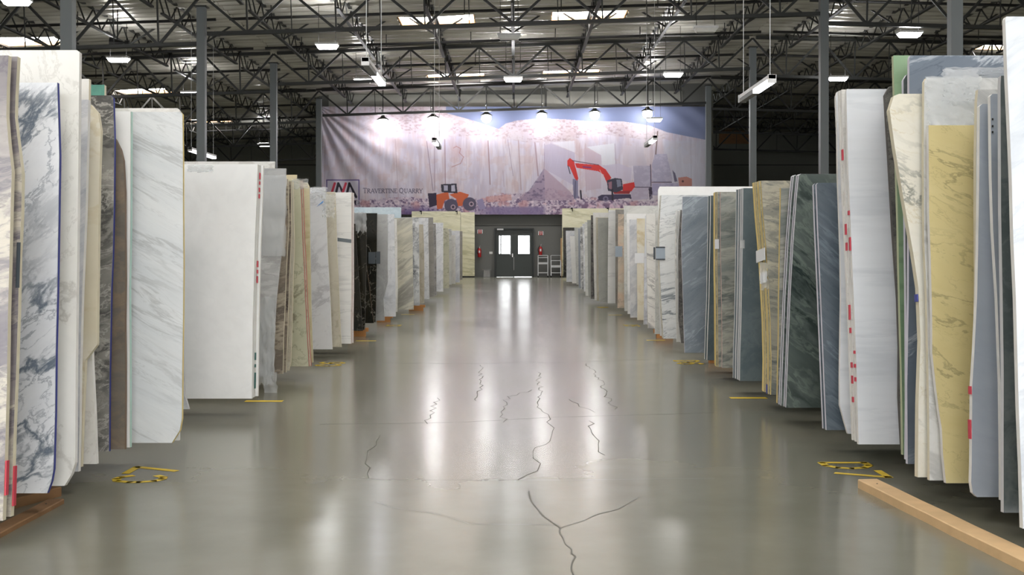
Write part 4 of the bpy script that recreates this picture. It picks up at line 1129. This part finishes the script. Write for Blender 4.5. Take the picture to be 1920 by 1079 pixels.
slab('L', [(773, 409), (774, 500), (775.5, 580)], 'olive_band', 'cream', 'olive beige slab with diagonal grey bands', Y=21.3)
slab('L', [(785.5, 408), (786, 500), (787, 573)], 'black_patch', 'white', 'white slab with black vein patches beside the olive slab', Y=22.9)
slab('L', [(792, 421), (794, 500), (794, 569)], 'beige', 'cream', 'slim beige slab after the black patched slab', Y=23.9, n=2, step=.12, rest='twin of the slim beige slab, right behind it')
slab('L', [(803, 409), (804, 500), (805, 561)], 'smoke_white', 'white', 'white slab standing before the taupe slab', Y=26.0)
slab('L', [(812, 408), (814, 480), (815, 557)], 'taupe', 'grey', 'taupe grey slab in the far left group', Y=27.4)
slab('L', [(817, 420), (818, 480), (818.5, 555)], 'granite_mottle', 'grey', 'slim mottled dark slab in the far left group', Y=28.2)
slab('L', [(831, 418), (831, 480), (831, 547)], 'smoke_white', 'white', 'wide white slab in the far left group', Y=31.0)
slab('L', [(839, 428), (842, 434), (842, 541)], 'sage', 'cream', 'beige slab with rounded corner in the far left group', Y=33.8)
slab('L', [(847, 430), (847, 480), (847, 534)], 'pearl', 'white', 'pearl white slab, fourth from the far left end', Y=37.7)
slab('L', [(854, 441), (854, 490), (854, 533)], 'warm_white', 'grey', 'short white slab, third from the far left end', Y=38.6)
slab('L', [(862, 433), (862, 480), (862, 530)], 'grey_white', 'white', 'grey white slab, second from the far left end', Y=40.4)
slab('L', [(867, 434), (867, 480), (867, 525)], 'taupe', 'dark', 'dark taupe slab at the very far left end', Y=44.2)

# ------------------------------------------------------------------ slabs on the D side (right of the aisle), far to near
slab('R', [(1055.5, 427), (1056, 480), (1056, 520)], 'black_vein', 'dark', 'black slab at the very far right end', Y=48.9)
slab('R', [(1061, 433), (1062, 480), (1062, 529)], 'grey_white', 'white', 'grey white slab, second from the far right end', Y=41.2)
slab('R', [(1068.5, 443), (1071, 490), (1073, 532)], 'pure_white', 'white', 'short pure white slab, third from the far right end', Y=39.2)
slab('R', [(1077, 427), (1079, 480), (1081, 534)], 'pearl', 'white', 'pearl white slab, fourth from the far right end', Y=37.7)
slab('R', [(1084, 429), (1084.5, 480), (1085, 541)], 'steel_blue', 'lilac', 'blue grey slim slab in the far right group', Y=34.0)
slab('R', [(1088, 425), (1088.5, 480), (1089, 543)], 'black_patch', 'white', 'white slab with dark patches in the far right group', Y=32.9)
slab('R', [(1092, 420), (1094, 480), (1095, 547)], 'smoke_white', 'white', 'smoky white slab before the dark patched one', Y=31.1)
slab('R', [(1096, 417), (1097, 480), (1098, 556)], 'pearl', 'cream', 'pearl cream slab in the far right group', Y=28.0)
slab('R', [(1101, 413), (1102, 480), (1103, 559)], 'ash', 'white', 'ash slab with white edge in the far right group', Y=26.9)
slab('R', [(1108, 404), (1108, 480), (1108, 558)], 'rough_dark', 'dark', 'slim dark slab before the pale grey slabs', Y=26.2)
slab('R', [(1112, 399), (1113, 480), (1115, 559)], 'warm_white', 'white', 'warm white slab standing taller behind the ash grey slab', Y=25.5)
slab('R', [(1117, 408), (1118, 480), (1119, 562)], 'beige', 'grey', 'slim beige slab just behind the ash grey slab', Y=25.0)
slab('R', [(1121.5, 409), (1122, 480), (1123.5, 566)], 'ash', 'grey', 'wide ash grey slab at the middle of the right row', Y=24.5)
slab('R', [(1141, 394), (1140, 480), (1139.5, 564)], 'lined_white', 'white', 'bright white slab right before the ash grey slab', Y=23.9)
slab('R', [(1154, 393), (1154, 480), (1154, 571)], 'taupe', 'grey', 'taupe slab behind the peach veined slab', Y=23.2)
s = slab('R', [(1159, 402), (1159, 480), (1158, 578)], 'peach', 'rose', 'peach coloured slab with dark veins', Y=21.9)
sticker(s, 1153.5, 462, 1167, 482, M['card_grey'], 'tag_card')
slab('R', [(1170, 386), (1170, 480), (1171, 580)], 'pearl', 'grey', 'tall pearl grey wrapped slab behind the white ones', Y=20.8)
slab('R', [(1175, 401), (1176, 480), (1177, 589)], 'lined_white', 'white', 'white lined slab behind the short grey slab', Y=19.8)
slab('R', [(1180.5, 412), (1181, 500), (1182, 596)], 'grey_white', 'lilac', 'short pale grey slab between two white ones', Y=18.7)
s = slab('R', [(1194, 410), (1194.5, 500), (1195, 601)], 'cream_white', 'white', 'cream white slab with a white tag card', Y=18.0)
sticker(s, 1190, 475, 1209, 494, M['paper'], 'tag_card')
slab('R', [(1210, 405), (1208, 500), (1207, 609)], 'lilac_white', 'white', 'bluish white slab behind the ink-veined slab', Y=16.9)
slab('R', [(1212, 402), (1213, 500), (1215, 616)], 'wedding', 'cream', 'white slab with ink dark veins before the arabesque bundle', Y=16.1)
slab('R', [(1229, 400), (1229, 520), (1228, 628)], 'pearl', 'white', 'pearl slab glimpsed behind the foot of the arabesque bundle', Y=14.95)
s = slab('R', [(1240, 366), (1236, 430), (1237, 501), (1240, 570), (1244, 635)], 'zebra', 'cream', 'white slab with grey blue streaks and a blue tag card', Y=14.15, n=4, step=.05, rest='streaked white slab behind the front one with the blue tag card')
tc_ = sticker(s, 1229.5, 463, 1247, 488, M['card_grey'], 'tag_card')
for y0, y1 in ((463, 465.5), (485.5, 488)): sticker(s, 1229.5, y0, 1247, y1, M['card_dark'], 'tag_border', 0, .006, tc_)
sticker(s, 1225, 464, 1228.8, 487, M['card_dark'], 'tag_card')
slab('R', [(1237, 350), (1234, 356), (1234, 500), (1238, 620)], 'pure_white', 'white', 'long white slab rising highest behind the blue grey slab', Y=14.62, L=3.0)
s = slab('R', [(1268, 395), (1266, 450), (1267, 560), (1269, 640)], 'warm_white', 'white', 'slim white slab beside the blue grey slab', Y=13.62)
film(s, 1266, 396, 1276, 520, .03, 11, .02, nx=5)
slab('R', [(1276, 394), (1272, 450), (1272, 600), (1277, 642)], 'rough_dark', 'grey', 'slim dark brown slab hugging the blue grey slab', Y=13.45)
slab('R', [(1280, 369), (1279, 410), (1277.5, 443), (1279, 500), (1281, 560), (1283, 640), (1284, 663)], 'denim', 'lilac', 'blue grey slab with pale diagonal streaks', Y=12.16)
slab('R', [(1333, 367), (1332, 450), (1330, 560), (1326, 673)], 'slate_green', 'white', 'dark slate slab with pale edge behind the yellow-edged storm slab', Y=11.32, lean=-3, n=3, step=.05, rest='slate slab with pale edge in the same small bundle')
slab('R', [(1351, 360), (1351, 450), (1353, 560), (1354, 690)], 'storm', 'rose', 'grey storm slab with horizontal cloudy bands', Y=10.58, lean=2)
s = slab('R', [(1345, 360), (1345, 450), (1346, 560), (1347, 688)], 'storm', 'yellow', 'storm grey slab with yellow painted edge', Y=10.66, lean=2, n=6, step=.04, rest='yellow-edged storm grey slab in the slimmer bundle')
sticker(s, 1340, 449, 1348, 467, M['paper'])
s = slab('R', [(1394, 353), (1393, 430), (1391, 560), (1387.5, 715)], 'slate_green', 'grey', 'slate grey slab at the front of the pale-edged bundle', Y=9.5, lean=-3, n=8, step=.038, rest='slate grey slab in the bundle with many pale edges')
sticker(s, 1388, 450, 1396, 466, M['film'], 'clear_tape')
s = slab('R', [(1427, 339), (1431, 400), (1436, 453), (1440, 510), (1445, 600), (1447, 680), (1446, 741)], 'cloudburst', 'yellow', 'warm grey clouded slab at the front of the yellow-edged bundle', Y=8.58, lean=5, n=8, step=.04, rest='clouded slab in the yellow-edged bundle with paper labels')
build('paper_label', MB().box((local(s, 1437, 476)[0] - .012, .15, local(s, 1437, 476)[1]), (.006, .30, .09)), M['paper'], s.o)
build('paper_label', MB().box((local(s, 1441, 519)[0] - .012, .12, local(s, 1441, 519)[1]), (.006, .22, .08)), M['paper'], s.o)
for y0, y1, d_ in ((712, 738, .06), (722, 740, .12), (704, 716, .16)): edge_mark(s, y0, y1, M['blue_mark'], dy=d_)
film(s, 1424, 494, 1440, 540, .02, 12, .03, nx=6, ny=7)
slab('R', [(1464.5, 353), (1463, 430), (1461, 560), (1458, 762)], 'storm', 'yellow', 'grey green slab with thin yellow edge leaning towards the camera', Y=8.10, lean=-4)
s = slab('R', [(1502, 326.5), (1498, 329), (1494, 370), (1488, 450), (1482, 560), (1478, 660), (1474, 766)], 'forest', 'lilac', 'dark green slab with cloudy veins at the front of its bundle', Y=7.87, lean=-4, n=4, step=.05, L=2.9, rest='dark green slab behind the front one, with pale lilac edge')
s = slab('R', [(1534, 343), (1531, 346), (1534, 430), (1538, 520), (1543, 640), (1547, 740), (1550, 806)], 'navy', 'lilac', 'dark blue grey slab with fine diagonal streaks and pale edge', Y=6.88, n=2, step=.06, rest='dark blue grey slab just behind the streaked one')
slab('R', [(1570, 172), (1567, 182), (1571, 330), (1576, 470), (1577, 560), (1575, 700), (1575, 760), (1583, 790), (1590, 803)], 'snow', 'white', 'white slab with ragged lower corner behind the tall snow white slab', Y=6.74, jit=.004)
s = slab('R', [(1578, 168), (1581, 260), (1586, 380), (1592, 500), (1598, 640), (1605, 826)], 'warm_white', 'white', 'white slab with red marks on its edge, middle of three', Y=6.46, n=2, step=.05, rest='white slab with red marks, hidden behind its twin')
for y0, y1 in ((280, 300), (420, 440), (455, 470), (572, 600), (615, 625), (680, 690), (705, 720), (745, 755)): edge_mark(s, y0, y1, M['red_mark'])
s = slab('R', [(1588, 167), (1587, 172), (1590, 300), (1593, 372), (1598, 493), (1601, 560), (1606, 690), (1610, 834)], 'snow', 'white', 'tall snow white slab with faint level lines', Y=6.37, th=.03)
for y0, y1 in ((395, 403), (445, 470), (658, 664), (683, 690), (708, 716)): edge_mark(s, y0, y1, M['red_mark'])
slab('R', [(1668, 162), (1659, 178), (1666, 292), (1674, 433), (1683, 560), (1686, 650), (1691, 838)], 'rough_dark', 'dark', 'dark rough-sawn slab beside the tall snow white slab', Y=6.2, jit=.012)
slab('R', [(1675, 104), (1679, 250), (1684, 420), (1688, 600), (1693, 855)], 'mint', 'olive', 'pale green slab standing tall behind the cream slabs', Y=6.04)
slab('R', [(1700, 140), (1694, 150), (1695, 260), (1697, 400), (1699, 560), (1699, 868)], 'deep_green', 'lilac', 'dark slab with rounded corner behind the ocean grey slab', Y=5.9)
s = slab('R', [(1707, 104), (1705, 110), (1705, 300), (1704, 560), (1701, 723), (1702, 872)], 'ocean', 'lilac', 'tall ocean grey slab with white streaks', Y=5.78, L=2.9)
film(s, 1770, 128, 1884, 150, .02, 14, .02)
s = slab('R', [(1686, 176), (1676, 180), (1668, 206), (1678, 278), (1694, 372), (1712, 473), (1722, 540), (1726, 640), (1722, 760), (1721, 902)], 'panda', 'cream', 'broken cream slab with dark green blotches and slanting thick edge', Y=5.44, th=.045, jit=.005)
edge_mark(s, 552, 566, M['blue_mark'])
s = slab('R', [(1737, 146), (1733, 153), (1732, 300), (1733, 450), (1738, 560), (1741, 700), (1743, 904)], 'frost', 'cream', 'frosty grey slab wrapped in clear plastic above the honey slab', Y=5.365)
film(s, 1734, 146, 1838, 240, .03, 15, .02)
film(s, 1764, 132, 1832, 196, .025, 16, .02)
slab('R', [(1741, 235), (1742, 400), (1745, 480), (1748, 600), (1748, 662), (1756, 735), (1762, 780), (1766, 804), (1768, 850), (1774, 906)], 'honey', 'white', 'honey yellow slab with grey veins and ragged white edge', Y=5.30, jit=.007)
slab('R', [(1834, 168), (1832, 190), (1830, 400), (1832, 920)], 'frost', 'cream', 'frosty slab whose top shows above the blue grey ones', Y=5.12)
s = slab('R', [(1842, 195), (1837, 199), (1836, 330), (1834, 470), (1832, 560), (1827, 660), (1823, 723), (1822, 870), (1821, 905), (1824, 925), (1832, 932)], 'steel_blue', 'white', 'smooth blue grey slab with white edge and rounded foot', Y=5.0)
for y0, y1 in ((725, 740), (788, 824)): edge_mark(s, y0, y1, M['red_mark'])
s = slab('R', [(1861, 176), (1857, 180), (1859, 330), (1862, 430), (1870, 560), (1876, 720), (1878, 940)], 'steel_blue', 'white', 'narrower blue grey slab with three dark dots', Y=4.93)
for y in (224, 237, 248): sticker(s, 1859, y - 2, 1862, y + 2, M['black'], 'dark_dot')
s = slab('R', [(1877, 142), (1876, 160), (1877, 400), (1880, 560), (1882, 700), (1882, 962)], 'deep_green', 'grey', 'deep green slab between the blue grey and the nearest white slab', Y=4.7)
slab('R', [(1887, 31), (1885, 36), (1889, 150), (1893, 234), (1900, 451), (1905, 560), (1910, 760), (1918, 992)], 'carrara', 'white', 'nearest white veined slab at the frame edge, the tallest of all', Y=4.43)

# ------------------------------------------------------------------ timber on the floor
def bearer(x, y0, y1, label, h=ZB, wd=.1, m='timber_dark'):
    o = empty('timber_bearer', (x, y0, 0), label, 'timber', 'bearers under the slabs')
    L_ = y1 - y0
    build('lower_beam', MB().box((0, L_ / 2, h * .25), (wd, L_, h * .5)), M[m], o)
    build('upper_beam', MB().box((0, L_ / 2, h * .75), (wd, L_, h * .5)), M[m], o)
runs = {'L': [], 'R': []}
for side in 'LR':
    items = sorted([(y0, y1, x) for s_, y0, y1, x in ALL if s_ == side])
    cur = None
    for y0, y1, x in items:
        if cur and y0 - cur[1] < 2.2: cur[1] = max(cur[1], y1); cur[2].append(abs(x))
        else:
            cur = [y0, y1, [abs(x)]]; runs[side].append(cur)
for side in 'LR':
    sg = -1 if side == 'L' else 1
    for i, (y0, y1, xs) in enumerate(runs[side]):
        for j, xx in enumerate((max(xs) + .75, max(xs) + 1.8)):
            bearer(sg * xx, y0 - .06, y1 + .06, 'dark timber bearer carrying the %s slab group from the front on the %s side, %s' % (
                ORD[i] if i < 13 else 'far', {'L': 'left', 'R': 'right'}[side], ('inner', 'outer')[j]))
def plank(a, c, wd, h, label, m='timber'):
    a = Vector(a); c = Vector(c)
    d = c - a; o = empty('timber_plank', a, label, 'plank', None, (0, 0, math.atan2(d.y, d.x) - math.pi / 2))
    L_ = d.length
    b = MB(); n = 8; r = random.Random(int(L_ * 100))
    poly = [(-wd / 2, 0), (wd / 2, 0), (wd / 2, h - .004), (wd / 2 - .004, h), (-wd / 2 + .004, h), (-wd / 2, h - .004)]
    k = len(poly)
    for j in range(n + 1):
        w_ = r.uniform(-.003, .003)
        b.v += [(p[0] + w_, L_ * j / n, p[1]) for p in poly]
    for j in range(n):
        for i in range(k):
            q = (i + 1) % k
            b.f.append((j * k + i, j * k + q, (j + 1) * k + q, (j + 1) * k + i)); b.m.append(0)
    b.f.append(tuple(range(k - 1, -1, -1))); b.m.append(0); b.f.append(tuple(n * k + i for i in range(k))); b.m.append(0)
    build('board', b, M[m], o)
    for t in (.06, .94):
        build('nail', MB().tube((0, L_ * t, h - .001), (0, L_ * t, h + .002), .004, 8), M['steel_dark'], o)
p0 = ground(1626, 915); p1_ = ground(1960, 1082)
plank(p0, p0 + (p1_ - p0) * 1.25, .10, .042, 'long raw timber plank lying on the floor by the D7 mark')
plank((-2.10, 5.44, 0), (-2.11, 3.6, 0), .075, .022, 'short brown plank on the floor under the nearest mauve slabs', 'timber_dark')
plank((-2.18, 5.62, 0), (-2.42, 5.0, 0), .09, .045, 'brown plank end in the shade below the blue-edged white slab', 'timber_dark')
def block(px, py, w_, label, m='timber_orange'):
    p = ground(px, py); sg = -1 if p.x < 0 else 1
    o = empty('timber_block', p, label, 'timber', 'orange timber blocks')
    build('upper_piece', MB().box((sg * .08, 0, .09), (w_ + .15, .09, .05)), M[m], o)
    build('lower_piece', MB().box((sg * .1, 0, .0325), (w_ + .12, .09, .065)), M[m], o)
block(1334, 681, .13, 'orange timber block under the slate slabs beside the D6 mark')
block(683, 631, .12, 'orange timber block under the black slabs')
block(731, 604, .10, 'small timber block at the foot of the bitten grey slab')
block(790, 583, .16, 'orange timber block under the black patched slab')
block(1232, 634, .10, 'timber block under the arabesque bundle')

# ------------------------------------------------------------------ yellow floor marks
def glyph(ch):
    """strokes in a unit box, x to the reader's right, y up"""
    if ch == '7': return [[(0, 1), (.95, 1), (.35, 0)]]
    if ch == 'D': return [[(.05, 0), (.05, 1), (.5, 1), (.85, .8), (.95, .5), (.85, .2), (.5, 0), (.05, 0)]]
    if ch == 'C': return [[(.95, .78), (.75, .96), (.5, 1), (.2, .9), (.05, .6), (.05, .4), (.2, .1), (.5, 0), (.75, .04), (.95, .22)]]
    if ch == '6': return [[(.9, .9), (.6, 1), (.25, .85), (.08, .5), (.08, .2), (.3, 0), (.65, 0), (.9, .2), (.9, .4), (.65, .58), (.3, .55), (.1, .4)]]
    if ch == '5': return [[(.9, 1), (.15, 1), (.1, .55), (.5, .62), (.85, .5), (.92, .28), (.7, .03), (.35, 0), (.08, .12)]]
    if ch == '4': return [[(.7, 0), (.7, 1), (.05, .3), (.95, .3)]]
    if ch == '3': return [[(.1, .9), (.5, 1), (.88, .85), (.8, .6), (.5, .53), (.85, .42), (.92, .2), (.55, 0), (.1, .1)]]
def floor_text(side, txt, xin, y_mid, h, wd, gap, label):
    """the reader stands in the aisle facing the slabs"""
    b = MB(); tot = wd * len(txt) + gap * (len(txt) - 1)
    o = empty('yellow_marking', (xin, y_mid, 0), label, 'floor marking', 'yellow floor marks')
    for i, ch in enumerate(txt):
        b = MB()
        for line in glyph(ch):
            for (ax, ay), (cx_, cy_) in zip(line, line[1:]):
                def tr(u, v):
                    r_ = -tot / 2 + i * (wd + gap) + u * wd
                    return Vector((-v * h, r_, .0015)) if side == 'L' else Vector((v * h, -r_, .0015))
                A_, C_ = tr(ax, ay), tr(cx_, cy_); d = (C_ - A_).normalized(); n_ = Vector((-d.y, d.x, 0)) * .021
                A_ = A_ - d * .012; C_ = C_ + d * .012
                b.quad([A_ - n_, C_ - n_, C_ + n_, A_ + n_])
        build('painted_character', b, M['yellow'], o)
def floor_line(side, x0, x1, y, label):
    o = tag(build('yellow_marking', MB().quad([(x0, y - .045, .0015), (x1, y - .045, .0015), (x1, y + .045, .0015), (x0, y + .045, .0015)]), M['yellow']), label, 'floor marking', 'yellow floor marks')
floor_text('L', 'C7', -1.785, 6.15, .235, .19, .06, 'yellow painted C7 on the floor')
floor_text('R', 'D7', 1.67, 6.28, .235, .19, .06, 'yellow painted D7 on the floor beside the long plank')
floor_text('L', 'C6', -1.78, 12.2, .235, .19, .06, 'yellow painted C6 on the floor')
floor_text('R', 'D6', 1.69, 12.4, .235, .19, .06, 'yellow painted D6 on the floor')
floor_text('L', 'C5', -1.80, 18.6, .2, .17, .05, 'yellow painted C5 on the floor')
floor_text('R', 'D5', 1.72, 18.6, .2, .17, .05, 'yellow painted D5 on the floor')
floor_text('R', 'D4', 1.72, 24.7, .2, .17, .05, 'yellow painted D4 on the floor')
for sd, x0, x1, y, lab in (('L', -2.08, -1.79, 9.17, 'yellow line on the floor at the foot of the big white slab'), ('R', 1.69, 1.98, 9.37, 'yellow line on the floor before the yellow-edged bundle'),
                           ('L', -2.06, -1.8, 15.4, 'yellow line on the floor beside the black slabs'), ('R', 1.71, 1.95, 15.5, 'yellow line on the floor beside the arabesque bundle'),
                           ('L', -2.1, -1.85, 21.9, 'yellow line on the floor beside the olive banded slab'), ('R', 1.7, 1.95, 21.7, 'yellow line on the floor beside the peach slab')):
    floor_line(sd, x0, x1, y, lab)
